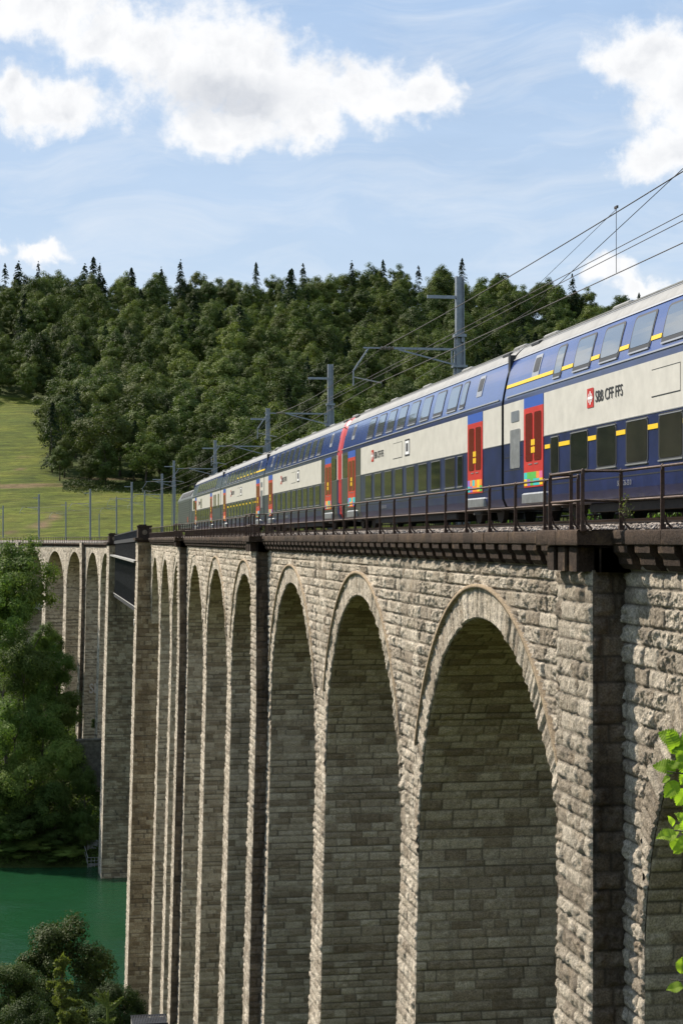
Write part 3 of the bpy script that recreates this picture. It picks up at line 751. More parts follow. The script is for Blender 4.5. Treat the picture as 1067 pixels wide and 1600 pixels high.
def railing(pts, label, spacing=2.4, bars=False, z0=.18, ends=True, rail_r=.026, pm=None, group='iron railings along the viaduct edges'):
    """pts: list of (s, q) corners in bridge coordinates"""
    P = [Gp(s, q, z0+float(np.interp(s, [205, 300], [0, -.87]))) for s, q in pts]
    root = empty('iron_railing', P[0], label, 'railing', group)
    L = Vector(root.location)
    allp = []
    for i in range(len(P)-1):
        n = max(1, round((P[i+1]-P[i]).length/spacing))
        for j in range(n): allp.append(P[i].lerp(P[i+1], j/n))
    allp.append(P[-1])
    for p in allp:
        o = link('post', pm or PM, root); o.location = p-L; o.rotation_euler = (0, 0, 0)
    H = 1.13
    for z in (H, H*.5):
        b = MB(); b.tube([p-L+Vector((0,0,z)) for p in allp], rail_r, 8)
        link('top_rail' if z == H else 'middle_rail', b.mesh('rail', M['rust'], True), root)
    if bars:
        for i in range(len(allp)-1): infill(allp[i]-L, allp[i+1]-L, root)
    return root
QR = 10.62
G1 = 'iron railings along the viaduct edges'
railing([(-14, QR), (31.0, QR), (31.0, 9.86), (33.15, 9.86), (33.15, 10.3)], 'rusty iron railing stepping out round the nearest refuge at right', 2.3)
railing([(33.7, QR), (86.9, QR), (86.9, 9.86), (89.2, 9.86), (89.2, 10.3)], 'long rusty iron railing in front of the first two coaches, between nearest and middle refuge', 2.4)
railing([(89.8, QR), (142.9, QR), (142.9, 9.86), (145.2, 9.86), (145.2, 10.3)], 'rusty iron railing with lower infill bars beyond the middle refuge', 2.4, True)
railing([(145.8, QR), (198.8, QR)], 'farthest rusty iron railing before the dark steel truss', 2.4, True)
railing([(-14, 15.85), (198, 15.85)], 'rusty iron railing on the far edge, seen beneath the train', 2.4, True)
# infill for the second half of the long section is its own lower barrier
lr = [x for x in bpy.data.objects if x.name.startswith('iron_railing')][1]; s = 76.0
while s < 86.5: infill(Vector((QR, s, .18))-Vector(lr.location), Vector((QR, min(s+2.4, 86.9), .18))-Vector(lr.location), lr); s += 2.4
b = MB()
def pm_far():
    b = MB(); b.box((-.05,-.05,0), (.05,.05,1.15)); b.bbox((-.08,-.08,0), (.08,.08,.12), .01); return b.mesh('post', M['rust'])
railing([(s, QW2-.1) for s in np.arange(SE+6, 420, 10.)], 'dark iron railing along the distant curving viaduct', 2.0, False, .18, rail_r=.035, pm=pm_far())

# small plant growing on the coping by the near refuge
def sprig(loc, h, label, name='roadside_sprig', m='needle_pale', n=70):
    root = empty(name, loc, label, 'plant'); rs = random.Random(5); b = MB(); l = MB(); 
    b.tube([(0,0,0), (.02,0,h*.5), (.05,.0,h)], [.008,.006,.003], 5)
    for i in range(n):
        t = rs.uniform(.35, 1); z = h*t; an = rs.uniform(0, 6.28); r = rs.uniform(.03, .24)*(1.25-t)*h/.6
        p = Vector((.04*t+r*math.cos(an), r*math.sin(an), z+rs.uniform(-.02, .1)))
        b.tube([(.04*t, 0, z-.04), p], .0025, 3)
        a = Vector((rs.gauss(0,1), rs.gauss(0,1), rs.gauss(0,1))).normalized()*.025; c = a.orthogonal().normalized()*.016
        l.poly([p-a, p+c, p+a, p-c])
    link('stem', b.mesh('stem', M['wood']), root); link('foliage', l.mesh('foliage', M[m]), root)
sprig((10.55, 30.6, .19), .62, 'small yellow-green sprig growing beside the railing post of the nearest refuge')
sprig((10.5, 87.2, .19), .42, 'tiny yellow flowering weed on the middle refuge slab', n=40)

# ------------------------------------------------------------------ steel truss over the river
def truss():
    root = empty('steel_truss', (12, 245, -9), 'dark steel lattice truss span over the green river between stone piers', 'truss bridge'); L = Vector(root.location)
    s0, s1 = SD+4.6, SE+.3; qa, qb = 9.75, 15.2; ztop0, ztop1 = .05, -.5; zb0, zb1 = -8.6, -9.3
    N = 30
    def zt(t): return ztop0+(ztop1-ztop0)*t
    def zb(t): return zb0+(zb1-zb0)*t
    for q in (qa, qb):
        b = MB(); b.beam(Vector((q, s0, zt(0)))-L, Vector((q-.15, s1, zt(1)))-L, .45, .5); link('top_chord', b.mesh('top_chord', M['steel_dark']), root)
        b = MB(); b.beam(Vector((q, s0, zb(0)))-L, Vector((q-.15, s1, zb(1)))-L, .5, .55, 0); b.beam(Vector((q-.3, s0, zb(0)+.3))-L, Vector((q-.45, s1, zb(1)+.3))-L, .12, .06, 1)
        link('bottom_chord', b.mesh('bottom_chord', [M['steel_dark'], M['steel_pale']]), root)
        b = MB()
        for i in range(N+1):
            t = i/N; s = s0+(s1-s0)*t; b.beam(Vector((q-.15*t, s, zb(t)))-L, Vector((q-.15*t, s, zt(t)))-L, .17, .22)
        o = link('vertical_bars', b.mesh('vertical_bars', M['steel_dark']), root)
        b = MB()
        for i in range(N-1):
            t = i/N; t2 = (i+2)/N; A = (q-.15*t, s0+(s1-s0)*t); B = (q-.15*t2, s0+(s1-s0)*min(t2, 1))
            b.beam(Vector((A[0]+.1, A[1], zb(t)))-L, Vector((B[0]+.1, B[1], zt(t2)))-L, .08, .22)
            b.beam(Vector((A[0]-.1, A[1], zt(t)))-L, Vector((B[0]-.1, B[1], zb(t2)))-L, .08, .22)
        link('diagonal_bars', b.mesh('diagonal_bars', M['steel_dark']), root)
    b = MB()
    for i in range(0, N+1, 2):
        t = i/N; s = s0+(s1-s0)*t; b.beam(Vector((qa, s, zb(t)))-L, Vector((qb, s, zb(t)))-L, .2, .3); b.beam(Vector((qa, s, zt(t)-.2))-L, Vector((qb, s, zt(t)-.2))-L, .2, .4)
        if i+2 <= N:
            t2 = (i+2)/N; s2 = s0+(s1-s0)*t2; b.beam(Vector((qa, s, zb(t)))-L, Vector((qb, s2, zb(t2)))-L, .12, .15)
    link('cross_beams', b.mesh('cross_beams', M['steel_dark']), root)
    # steel parapet and outer walkway
    b = MB(); b.beam(Vector((qa-.1, s0, zt(0)+1.15))-L, Vector((qa-.25, s1, zt(1)+1.15))-L, .12, .12)
    for i in range(97):
        t = i/96; s = s0+(s1-s0)*t; b.beam(Vector((qa-.1-.15*t, s, zt(t)))-L, Vector((qa-.1-.15*t, s, zt(t)+1.15))-L, .07, .07)
    link('parapet_rail', b.mesh('parapet_rail', M['steel_dark']), root)
    b = MB(); zz = -2.55
    P = [(9.75, s0-.3), (9.0, s0-.3), (8.75, s1+1.5), (9.5, s1+1.5)]
    for i, z in enumerate((zz, zz-.09)): b.poly([Vector((x, y, z))-L for x, y in (P if i == 0 else P[::-1])])
    b.beam(Vector((9.0, s0-.3, zz-.1))-L, Vector((8.75, s1+1.5, zz-.1))-L, .08, .22)
    for i in range(30):
        t = i/29; s = s0+(s1-s0)*t; b.beam(Vector((9.0-.25*t, s, zz-.1))-L, Vector((9.8, s, zz-.5))-L, .06, .08)
    link('walkway', b.mesh('walkway', M['steel_pale']), root)
    for (s, nm) in ((s1+.2, 'bearing'), (s0-.2, 'bearing')):
        b = MB(); b.bbox(Vector((9.0, s-.5, -10.3))-L, Vector((10.4, s+.7, -9.5))-L, .1); link(nm, b.mesh(nm, M['steel_pale']), root)
truss()
# steel inspection stair hanging off the near river pier
root = empty('inspection_stair', (10.6, SD+6.2, -17.5), 'small dark steel inspection stair fixed behind the near river pier', 'stair')
b = MB()
for i in range(5): b.box((-1.2, -.05+i*.3, 1.0+i*.0), (-.1, .2+i*.3, 1.05))
for x in (-1.2, -.1): b.beam((x, 0, 1.0), (x, 0, 3.0), .07, .07); b.beam((x, 1.6, 1.0), (x, 1.6, 3.0), .07, .07)
for z in (2.0, 2.5, 3.0): b.beam((-1.2, 0, z), (-.1, 0, z), .05, .05); b.beam((-1.2, 0, z), (-1.2, 1.6, z), .05, .05)
link('landing', b.mesh('landing', M['steel_dark']), root)
b = MB(); b.beam((-1.1, 0, 1.0), (.2, 0, -.9), .08, .25); b.beam((-1.1, 1.2, 1.0), (.2, 1.2, -.9), .08, .25)
for i in range(7): b.box((-1.0+i*.17, 0, .85-i*.26), (-.8+i*.17, 1.2, .89-i*.26))
link('flight', b.mesh('flight', M['steel_dark']), root)

# ------------------------------------------------------------------ catenary
def mast(s, q, ztop, label, near=False, reach=4.0, loc=None, rz=None, arm=True, group='overhead line masts along the railway', px_w=.32, zbase_=-.1, flip=1):
    p = loc if loc is not None else Gp(s, q, 0); a = -max(0, s-275)/340. if rz is None else rz
    root = empty('catenary_mast', (p.x, p.y, zbase_), label, 'mast', group, -a if rz is None else rz)
    H = ztop-zbase_; w2 = px_w/2
    b = MB()   # H section
    b.box((-w2, -w2, 0), (-w2+.03, w2, H)); b.box((w2-.03, -w2, 0), (w2, w2, H)); b.box((-w2+.03, -.02, 0), (w2-.03, .02, H-.01))
    link('pole', b.mesh('pole', M['steel']), root)
    if not arm: return root
    z = lambda v: v-zbase_
    fx = -1*flip
    b = MB(); b.box(sorted_box(fx*w2, fx*1.35, -.06, .06, z(ztop-.93), z(ztop-.80))[0], sorted_box(fx*w2, fx*1.35, -.06, .06, z(ztop-.93), z(ztop-.80))[1])
    link('cross_arm', b.mesh('cross_arm', M['steel']), root)
    za = z(ztop-3.0)
    b = MB()
    b.beam((fx*.3, 0, za), (fx*2.75, 0, za), .07, .09); b.beam((fx*3.3, 0, za), (fx*reach, 0, za), .06, .06)
    b.beam((fx*.33, 0, za+.02), (fx*.33, 0, za-.62), .06, .06); b.beam((fx*.33, 0, za-.6), (fx*2.55, 0, za-.05), .05, .06)
    b.beam((fx*.1, 0, za), (fx*.34, 0, za), .09, .09); b.beam((fx*.1, 0, za-.6), (fx*.34, 0, za-.6), .09, .09)
    b.beam((fx*(reach-.2), 0, za-.02), (fx*(reach+.42), 0, za-.95), .05, .06); b.beam((fx*(reach+.42), 0, za-.93), (fx*(reach+.42), 0, za-1.55), .05, .05)
    link('bracket_arm', b.mesh('bracket_arm', M['steel']), root)
    b = MB(); 
    for i in range(7): b.tube([(fx*(2.75+i*.08), 0, za), (fx*(2.79+i*.08), 0, za)], .075 if i % 2 == 0 else .05, 8)
    link('insulator', b.mesh('insulator', M['insul']), root)
    b = MB(); b.beam((fx*(reach+.40), 0, za-1.2), (fx*(reach-.75), 0, za-1.42), .045, .045); link('steady_arm', b.mesh('steady_arm', M['steel_pale']), root)
    if near:
        b = MB()
        for sx_ in (-1, 1):
            b.beam((sx_*.17, 0, za+.55), (sx_*.42, .0, 0), .07, .10)
        b.box((-.25, -.2, za+.5), (.25, .2, za+.62)); b.box((-.30, -.2, za-.75), (.30, .2, za-.65))
        b.tube([(.1,-.1,za+.3), (.1,-.1,za+.5)], .06, 8)
        link('stay_struts', b.mesh('stay_struts', M['steel']), root)
    return root
def sorted_box(x0, x1, y0, y1, z0, z1): return (min(x0, x1), y0, z0), (max(x0, x1), y1, z1)
MG = 'overhead line masts along the railway'
mastS = [31.5, 67.6, 100.9, 131.7, 176.5, 240.0]
mastT = [10.8, 10.8, 10.6, 10.3, 10.4, 11.2]
def s_for_px(px, q, lo=245, hi=470):
    ss = np.linspace(lo, hi, 900); P = G(ss, q+0*ss, 0*ss); d = P[:,1]*CT+P[:,0]*ST; X = P[:,0]*CT-P[:,1]*ST
    i = np.argmin(np.abs(533+F*X/d-px)); return float(ss[i]), float(d[i])
labs = [None, 'tallest steel catenary mast rising behind the nearest blue coach roofs', 'second steel catenary mast, behind the red cab end of the train',
        'third steel catenary mast, above the middle of the train', 'fourth steel catenary mast, above the farthest coach', 'steel catenary mast just left of the locomotive nose']
for i in range(1, 6): mast(mastS[i], 16.25, mastT[i], labs[i], True)
ld = [('tall thin mast over the steel truss just left of locomotive', 253, 740), ('thin mast rising above the parapet of the far river pier', 206, 753),
      ('thin mast with long left arm on the distant viaduct against meadow', 141, 764), ('leftmost tall mast with arm on the distant viaduct', 61, 772)]
for lb, px, y in ld:
    s_, d_ = s_for_px(px, 14.9); mast(s_, 14.9, zat(y, d_), lb, group=MG, zbase_=-.9); mastS.append(s_); mastT.append(zat(y, d_))
for lb, px, y, d_ in (('short plain mast at the far left edge behind bank trees', 5, 790, 455), ('short mast between the two leftmost armed masts', 103, 784, 445),
                      ('short mast with crossed arms, left of the far river pier mast', 182, 776, 435), ('short mast right of the far river pier, behind the truss', 226, 767, 425),
                      ('smallest distant mast standing low against the green meadow', 155, 803, 440)):
    p = c2w(px, d_); z0 = float(terr(p.x, p.y)); mast(0, 0, zat(y, d_), lb, loc=p, rz=.25, arm=(px not in (155,)), zbase_=z0, px_w=.22 if px == 155 else .3)
# wires
def cable(pts, r, label, group='overhead wires of the railway'):
    p0 = Vector(pts[0]); b = MB(); b.tube([Vector(p)-p0 for p in pts], r, 4)
    o = link('overhead_wire', b.mesh('overhead_wire', M['wire'])); o.location = p0; return setp(o, label, 'wire', group)
order = sorted(zip(mastS, mastT))
sup = []
for s_, zt in order:
    q = 13.0 if s_ < 245 else 14.9-3.3
    sup.append((s_, q, zt-3.0))
sup = [(-5, 13.0, 7.9)]+sup
def sag(a, b_, n, dip):
    out = []
    for i in range(n+1):
        t = i/n; s_ = a[0]+(b_[0]-a[0])*t; q = a[1]+(b_[1]-a[1])*t; z = a[2]+(b_[2]-a[2])*t-dip*4*t*(1-t); out.append(Gp(s_, q, z))
    return out
mess = []; cont = []
for i in range(len(sup)-1):
    mess += sag(sup[i], sup[i+1], 10, .35 if i > 1 else .12)[:-1]
    cont += sag((sup[i][0], sup[i][1]+(.2 if i % 2 else -.2), sup[i][2]-1.45), (sup[i+1][0], sup[i+1][1]+(.2 if (i+1) % 2 else -.2), sup[i+1][2]-1.45), 10, .02)[:-1]
cat_root = empty('catenary', mess[0], 'upper carrying wire with contact wire and droppers above the train', 'overhead wire', 'overhead wires of the railway'); CR = Vector(cat_root.location)
for pts_, r_, nm in ((mess, .016, 'carrying_wire'), (cont, .014, 'contact_wire')):
    b = MB(); b.tube([p-CR for p in pts_], r_, 4); link(nm, b.mesh(nm, M['wire']), cat_root)
def dropper(a, c_, r_):
    b = MB(); b.tube([a-CR, c_-CR], r_, 4); link('dropper', b.mesh('dropper', M['wire']), cat_root)
for i in range(1, len(mess)):
    if i % 3 == 0 and (i < len(cont)) and mess[i].y > 60: dropper(mess[i], cont[i], .006)
dropper(Vector((13,38.3,7.85)), Vector((13,38.3,6.30)), .008); dropper(Vector((13,38.3,7.8)), Vector((13,50,6.38)), .008)
dropper(Vector((13,33.9,7.84)), Vector((13,45.7,6.4)), .012); dropper(Vector((13,45.7,6.4)), Vector((13,61,5.9)), .008)
b = MB(); b.box((12.98-CR.x,38.2-CR.y,7.82-CR.z), (13.02-CR.x,38.4-CR.y,7.88-CR.z)); link('clamp', b.mesh('clamp', M['wire']), cat_root)
def run(q, z, label, r=.013): cable([Gp(-5, q, z)]+[Gp(s_, q, z-.0*i) for i, s_ in enumerate((31.5, 67.6, 100.9, 131.7, 176.5, 240))], r, label)
run(15.55, 8.05, 'lower of the twin feeder wires passing behind the tallest mast'); run(15.55, 8.22, 'upper of the twin feeder wires passing behind the tallest mast')
run(16.5, 6.92, 'lowest line wire, running just above the train roofs')

# ------------------------------------------------------------------ train
HALF = [(1.12,.36),(1.30,.42),(1.385,.62),(1.40,1.1),(1.40,2.08),(1.40,3.15),(1.385,3.30),(1.33,3.58),(1.25,3.95),(1.13,4.34),(.97,4.58),(.74,4.76),(.40,4.87),(0,4.91)]
def _round(P):
    lo = [p for p in P if p[1] <= 3.15]; up = [p for p in P if p[1] >= 3.15]
    for _ in range(2):
        q = [up[0]]
        for a_, b2 in zip(up[:-1], up[1:]): q += [(a_[0]*.75+b2[0]*.25, a_[1]*.75+b2[1]*.25), (a_[0]*.25+b2[0]*.75, a_[1]*.25+b2[1]*.75)]
        up = q+[up[-1]]
    return lo[:-1]+up
HALF = _round(HALF)
HZs = np.array([p[1] for p in HALF]); HWs = np.array([p[0] for p in HALF])
def halfw(z): return float(np.interp(z, HZs, HWs))
def patch(b, y0, y1, z0, z1, off, m=0, rad=.0, side=-1, lz=None):
    """panel following the body section between heights z0..z1"""
    zs = {z0, z1}
    if rad: zs |= {z0+rad*.3, z0+rad, z1-rad, z1-rad*.3}
    zs |= {z for z in HZs if z0 < z < z1}
    rows = []
    for z in sorted(zs):
        e = min(z-z0, z1-z); ins = 0
        if rad and e < rad: ins = rad-math.sqrt(max(0, rad*rad-(rad-e)**2))
        wz = halfw(z); sl = (halfw(z+.03)-halfw(z-.03))/.06; nn = 1/math.sqrt(1+sl*sl)
        rows.append((side*(wz+off*nn), y0+ins, y1-ins, z-off*sl*nn))
    for i in range(len(rows)-1):
        x, a, c, z = rows[i]; x2, a2, c2, z2 = rows[i+1]
        b.poly([(x,a,z), (x,c,z), (x2,c2,z2), (x2,a2,z2)], m)
    # rim
    loop = [(x,a,z) for x,a,c,z in rows]+[(x,c,z) for x,a,c,z in rows[::-1]]
    for i in range(len(loop)):
        p, q = loop[i], loop[(i+1) % len(loop)]; d = side*off
        b.poly([p, q, (q[0]-d, q[1], q[2]), (p[0]-d, p[1], p[2])], m)
def shell(b, y0, y1, zmats, taper0=0, taper1=0, capm=0):
    """car body shell; y from y0 to y1; taper0/1 = nose length"""
    ys = [y0]
    if taper0: ys += [y0+.05, y0+.12, y0+.2, y0+.3, y0+.4, y0+.52, y0+.66, y0+.82]
    if taper1: ys += [y1-q_ for q_ in (.82, .66, .52, .4, .3, .2, .12, .05)]
    ys.append(y1)
    def sc(y):
        k = 1.0
        if taper0 and y < y0+taper0: t = (y0+taper0-y)/taper0; k = 1-.10*t*t
        if taper1 and y > y1-taper1: t = (y-(y1-taper1))/taper1; k = 1-.10*t*t
        return k
    prof = [(-w_, z) for w_, z in HALF]+[(w_, z) for w_, z in HALF[-2::-1]]
    n = len(prof); k0 = len(b.v)
    for y in ys:
        k = sc(y)
        for w_, z in prof: b.v.append((w_*k, y, .36+(z-.36)*(k if k == 1 else .5+.5*k)))
    for i in range(len(ys)-1):
        for j in range(n-1):
            zm = (prof[j][1]+prof[j+1][1])/2; a = k0+i*n+j
            yc = (ys[i]+ys[i+1])/2
            b.f.append((a, a+1, a+n+1, a+n)); b.m.append(zmats(zm, yc))
        a = k0+i*n; b.f.append((a, a+n, a+n+n-1, a+n-1)); b.m.append(0)
    b.f.append(tuple(k0+j for j in range(n))); b.m.append(capm); b.f.append(tuple(k0+(len(ys)-1)*n+n-1-j for j in range(n))); b.m.append(capm)
def bogie():
    b = MB()
    for x in (-1, 1):
        b.bbox((x*1.08-.09, -1.6, .38), (x*1.08+.09, 1.6, .62), .05)
        b.bbox((x*1.08-.13, -.45, .25), (x*1.08+.13, .45, .50), .05)
        for y in (-1.25, 1.25):
            b.tube([(x*.69, y, .43), (x*.83, y, .43)], .43, 20); b.tube([(x*.83, y, .43), (x*1.22, y, .43)], .13, 10)
            b.tube([(x*1.2, y-.35, .5), (x*1.2, y-.35, .8)], .09, 8); b.tube([(x*1.2, y+.35, .5), (x*1.2, y+.35, .8)], .09, 8)
    for y in (-1.25, 1.25): b.tube([(-.7, y, .43), (.7, y, .43)], .08, 8)
    b.box((-1.0, -.3, .45), (1.0, .3, .75))
    return b.mesh('bogie', M['under'])
BOG = bogie()
def logo(parent, y, z, side=-1, h=.44):
    b = MB(); x = side*(1.40+.012)
    def rect(y0, y1, z0, z1, off, m): 
        xx = side*(1.40+off); b.poly([(xx,y0,z0), (xx,y1,z0), (xx,y1,z1), (xx,y0,z1)], m)
    rect(y-h*1.05, y+h*.0, z-h/2, z+h/2, .012, 0)
    # white cross with two arrow heads
    c = y-h*.52
    rect(c-.030, c+.030, z-.15, z+.15, .016, 1); rect(c-.165, c+.165, z-.030, z+.030, .018, 1)
    for sg in (-1, 1):
        xx = side*(1.40+.019)
        b.poly([(xx, c+sg*.185, z), (xx, c+sg*.10, z+.10), (xx, c+sg*.06, z+.10), (xx, c+sg*.15, z)], 1)
        b.poly([(xx, c+sg*.185, z), (xx, c+sg*.15, z), (xx, c+sg*.06, z-.10), (xx, c+sg*.10, z-.10)], 1)
    link('logo_panel', b.mesh('logo_panel', [M['red'], M['whitesign']]), parent)
    text('SBB CFF FFS', .36, (side*(1.40+.012), y-h*1.05-.12, z-.125), (R_(90), 0, R_(90*side)), M['black'], parent, .003, 'lettering')
def coach(root, y0, y1, kind, first_up=(), label=None):
    """kind: 'plain', 'cab_far' (cab at y1), 'cab_near' (cab at y0), 'low'"""
    L = y1-y0; o = None
    b = MB()
    cabs = {'cab_far': (0, 1), 'cab_near': (1, 0)}.get(kind, (0, 0))
    def zm(z, y):
        if (cabs[1] and y > L-(.20+.13*z)) or (cabs[0] and y < .20+.13*z):
            return 5
        if z > 4.34: return 0
        if z > 3.30: return 1
        if z > 3.15: return 2
        if z > 2.08: return 3
        return 2
    g = .12
    shell(b, g, L-g, zm, .46*cabs[0], .46*cabs[1], 4)
    body = link('coach' , b.mesh('coach_body', [M['greyroof'], M['blue'], M['navy'], M['white'], M['frame'], M['red']]), root)
    body.location = (0, y0, 0)
    if label: body['label'] = label
    dm = []
    if kind == 'low': doors = [(7.0, 1.5), (L-5.0, 1.5)]
    else: doors = [(2.15, 1.75), (L-2.15-1.75, 1.75)]
    for side in (-1, 1):
        if side == 1 and kind != 'plain' : pass
        # gutter line under the blue band, joints
        b = MB(); patch(b, g+.3, L-g-.3, 3.30, 3.335, .028, 0, 0, side); patch(b, g+.02, L-g-.02, 4.33, 4.36, .02, 1, 0, side); patch(b, g+.1, L-g-.1, .86, .885, .006, 2, 0, side)
        patch(b, g+.02, L-g-.02, 2.075, 2.095, .010, 0, 0, side)
        link('trim_strips', b.mesh('trim_strips', [M['trim'], M['yellow'] if first_up == 'no' else M['trim'], M['frame']]), body)
        if kind in ('cab_far', 'cab_near'):
            a, c = (L-5.05, L-.70) if cabs[1] else (.70, 5.05)
            b = MB(); patch(b, a, c, .45, 3.15, .006, 0, 0, side); link('cab_side_panel', b.mesh('cab_side_panel', M['charcoal']), body)
            wy = (L-2.15, L-.95) if cabs[1] else (.95, 2.15)
            b = MB(); patch(b, wy[0], wy[1], 2.1, 3.05, .022, 0, .1, side); b2 = MB(); link('cab_window', b.mesh('cab_window', M['glass']), body)
            ny = (L-.66, L-.1) if cabs[1] else (.1, .66)
        # doors
        for di, (dy, dw) in enumerate(doors):
            if kind in ('cab_far', 'cab_near') and side == 1 and False: continue
            d = MB(); patch(d, dy, dy+dw, .86, 2.88, .016, 0, 0, side); patch(d, dy, dy+dw, 2.88, 3.15, .014, 1, 0, side)
            do = link('door', d.mesh('door', [M['red'], M['bluesign']]), body)
            d = MB()
            for k in (.16, dw/2+.08): patch(d, dy+k, dy+k+dw/2-.26, 1.52, 2.74, .026, 0, .06, side)
            link('door_window', d.mesh('door_window', M['darkred']), do)
            d = MB(); cy = dy+dw/2
            for k in range(2):
                for j in range(2): patch(d, cy-.17+k*.18, cy-.17+k*.18+.15, 1.72+j*.19, 1.72+j*.19+.15, .032, 0, 0, side)
            patch(d, cy-.42, cy-.12, 1.43, 1.455, .03, 1, 0, side); patch(d, cy+.12, cy+.42, 1.43, 1.455, .03, 1, 0, side)
            link('door_sign', d.mesh('door_sign', [M['yellow'], M['trim']]), do)
            d = MB(); rs = random.Random(int(y0)*7+di); n = 6; cols = [0, 1, 2, 3, 4, 5]
            for i in range(n):
                for j in range(2): patch(d, dy+.04+i*(dw-.08)/n, dy+.04+(i+1)*(dw-.08)/n, .90+j*.17, .90+(j+1)*.17, .022+.001*((i+j) % 2), rs.choice(cols), 0, side)
            link('door_sticker', d.mesh('door_sticker', [M['teal'], M['yellow'], M['orange'], M['green'], M['pink'], M['violet']]), do)
            d = MB(); d.bbox((side*1.36-.08, dy-.25, .46), (side*1.36+.06, dy+dw+.15, .72), .04); link('step_casing', d.mesh('step_casing', M['silver']), body)
        # windows
        if kind == 'low': lows = [(9.3+i*1.62, 1.2) for i in range(8)]
        else:
            lows = [(4.55, .62)]; y = 5.55
            while y < L-6.1: lows.append((y, 1.27)); y += 1.93*(L-9.6-.62)/(L-9.6-.62)
            lows.append((L-5.2, .62))
            n = len(lows)-2; pitch = (L-5.45-5.55)/n
            lows = [(4.55, .62)]+[(5.55+i*pitch, 1.27) for i in range(n)]+[(L-5.17, .62)]
        if kind == 'cab_far': lows = [w_ for w_ in lows if w_[0] < L-5.3]
        if kind == 'cab_near': lows = [w_ for w_ in lows if w_[0] > 5.1]
        for wy, ww in lows:
            d = MB(); patch(d, wy-.05, wy+ww+.05, 1.10, 2.045, .010, 0, .10, side); patch(d, wy-.04, wy+ww+.04, 1.085, 1.115, .030, 1, 0, side); patch(d, wy, wy+ww, 2.0, 2.02, .024, 1, 0, side)
            f = link('window', d.mesh('window_frame', [M['frame'], M['trim']]), body)
            d = MB(); patch(d, wy+.02, wy+ww-.02, 1.15, 1.99, .016, 0, .08, side); link('pane', d.mesh('pane', M['glass']), f)
        ups = [(w_[0], w_[1]) for w_ in lows] if kind != 'low' else [(4.6+i*1.75, 1.2) for i in range(10)]
        for wy, ww in ups:
            d = MB(); patch(d, wy-.04, wy+ww+.04, 3.42, 4.24, .010, 0, .10, side); patch(d, wy+.02, wy+ww-.02, 3.415, 3.45, .035, 1, 0, side)
            f = link('window', d.mesh('window_frame', [M['frame'], M['trim']]), body)
            d = MB(); patch(d, wy+.02, wy+ww-.02, 3.55, 4.19, .016, 0, .10, side); patch(d, wy+.02, wy+ww-.02, 3.455, 3.54, .016, 1, 0, side)
            link('pane', d.mesh('pane', [M['glass_up'], M['frame']]), f)
        for wy in (2.6, L-3.15):
            if kind == 'low': continue
            d = MB(); patch(d, wy, wy+.62, 3.62, 4.22, .014, 0, .05, side); patch(d, wy+.08, wy+.54, 3.78, 4.14, .022, 1, .04, side)
            link('vent_window', d.mesh('vent_window', [M['trim'], M['frame']]), body)
        # white band markings
        if side == -1:
            if kind != 'low':
                logo(body, L-7.4, 2.72)
                d = MB(); patch(d, L-14.5, L-13.7, 2.40, 2.98, .008, 0, .04, side); patch(d, L-14.42, L-13.78, 2.46, 2.92, .012, 1, 0, side); patch(d, L-14.28, L-13.92, 2.56, 2.84, .018, 2, 0, side)
                link('destination_display', d.mesh('destination_display', [M['frame'], M['whitesign'], M['black']]), body)
                d = MB(); patch(d, L-13.2, L-11.6, 2.40, 2.42, .008, 0, 0, side); patch(d, L-13.2, L-11.6, 2.95, 2.96, .006, 0, 0, side); patch(d, L-13.2, L-13.19, 2.41, 2.95, .006, 0, 0, side)
                link('panel_joints', d.mesh('panel_joints', M['frame']), body)
            else:
                logo(body, L-7.0, 2.6, h=.40)
                d = MB()
                for wy, ww in ((L-3.4,.4),(L-2.8,.4),(L-2.2,.4),(L-1.6,.4),(L-9.4,.35),(L-10.3,.35),(3.6,.5),(4.5,.5),(5.5,.4),(1.2,.9)):
                    patch(d, wy, wy+ww, 2.15 if wy > 8 else 1.9, 2.95, .014, 0, .05, side)
                link('window', d.mesh('window', M['glass']), body)
        # first-class stripes
        if first_up == 'near':   # stripe over the half of the coach nearest its y1 end
            d = MB(); prev = L-.2
            for wy, ww in sorted(ups, reverse=True):
                if wy+ww+.06 < prev: patch(d, wy+ww+.05, prev, 3.57, 3.66, .020, 0, 0, side)
                prev = wy-.05
            prev = L-4.05
            for wy, ww in sorted(lows, reverse=True):
                if wy+ww+.06 < prev: patch(d, wy+ww+.055, prev, 1.76, 1.86, .018, 0, 0, side)
                prev = wy-.055
            link('first_class_stripe', d.mesh('first_class_stripe', M['yellow']), body)
        if first_up == 'far':
            d = MB(); prev = .2
            for wy, ww in sorted(ups)[:7]:
                if wy-.06 > prev: patch(d, prev, wy-.05, 3.57, 3.66, .020, 0, 0, side)
                prev = wy+ww+.05
            prev = 4.05
            for wy, ww in sorted(lows):
                if wy-.06 > prev: patch(d, prev, wy-.055, 1.76, 1.86, .018, 0, 0, side)
                prev = wy+ww+.055
            link('first_class_stripe', d.mesh('first_class_stripe', M['yellow']), body)
        # grey cabinet panel beside the door at plain ends
        if kind == 'plain':
            for ya in ((L-1.75,) if first_up == 'near' else (.75,)):
                d = MB(); patch(d, ya, ya+.95, 1.40, 2.42, .014, 0, .04, side); patch(d, ya+.1, ya+.85, 2.62, 2.9, .014, 1, .03, side); link('equipment_panel', d.mesh('equipment_panel', [M['silver'], M['steel']]), body)
            d = MB()
            for ya in (.25, L-1.9):
                for z in (.95, 1.35, 1.7): patch(d, ya, ya+1.7, z, z+.02, .007, 0, 0, side)
            link('panel_joints', d.mesh('panel_joints', M['frame']), body)
        # service lettering low on the skirt
        if side == -1:
            text('50 85 26-33 0', .16, (-1.415, L-9.5, .68), (R_(90), 0, R_(-90)), M['trim'], body, .002)
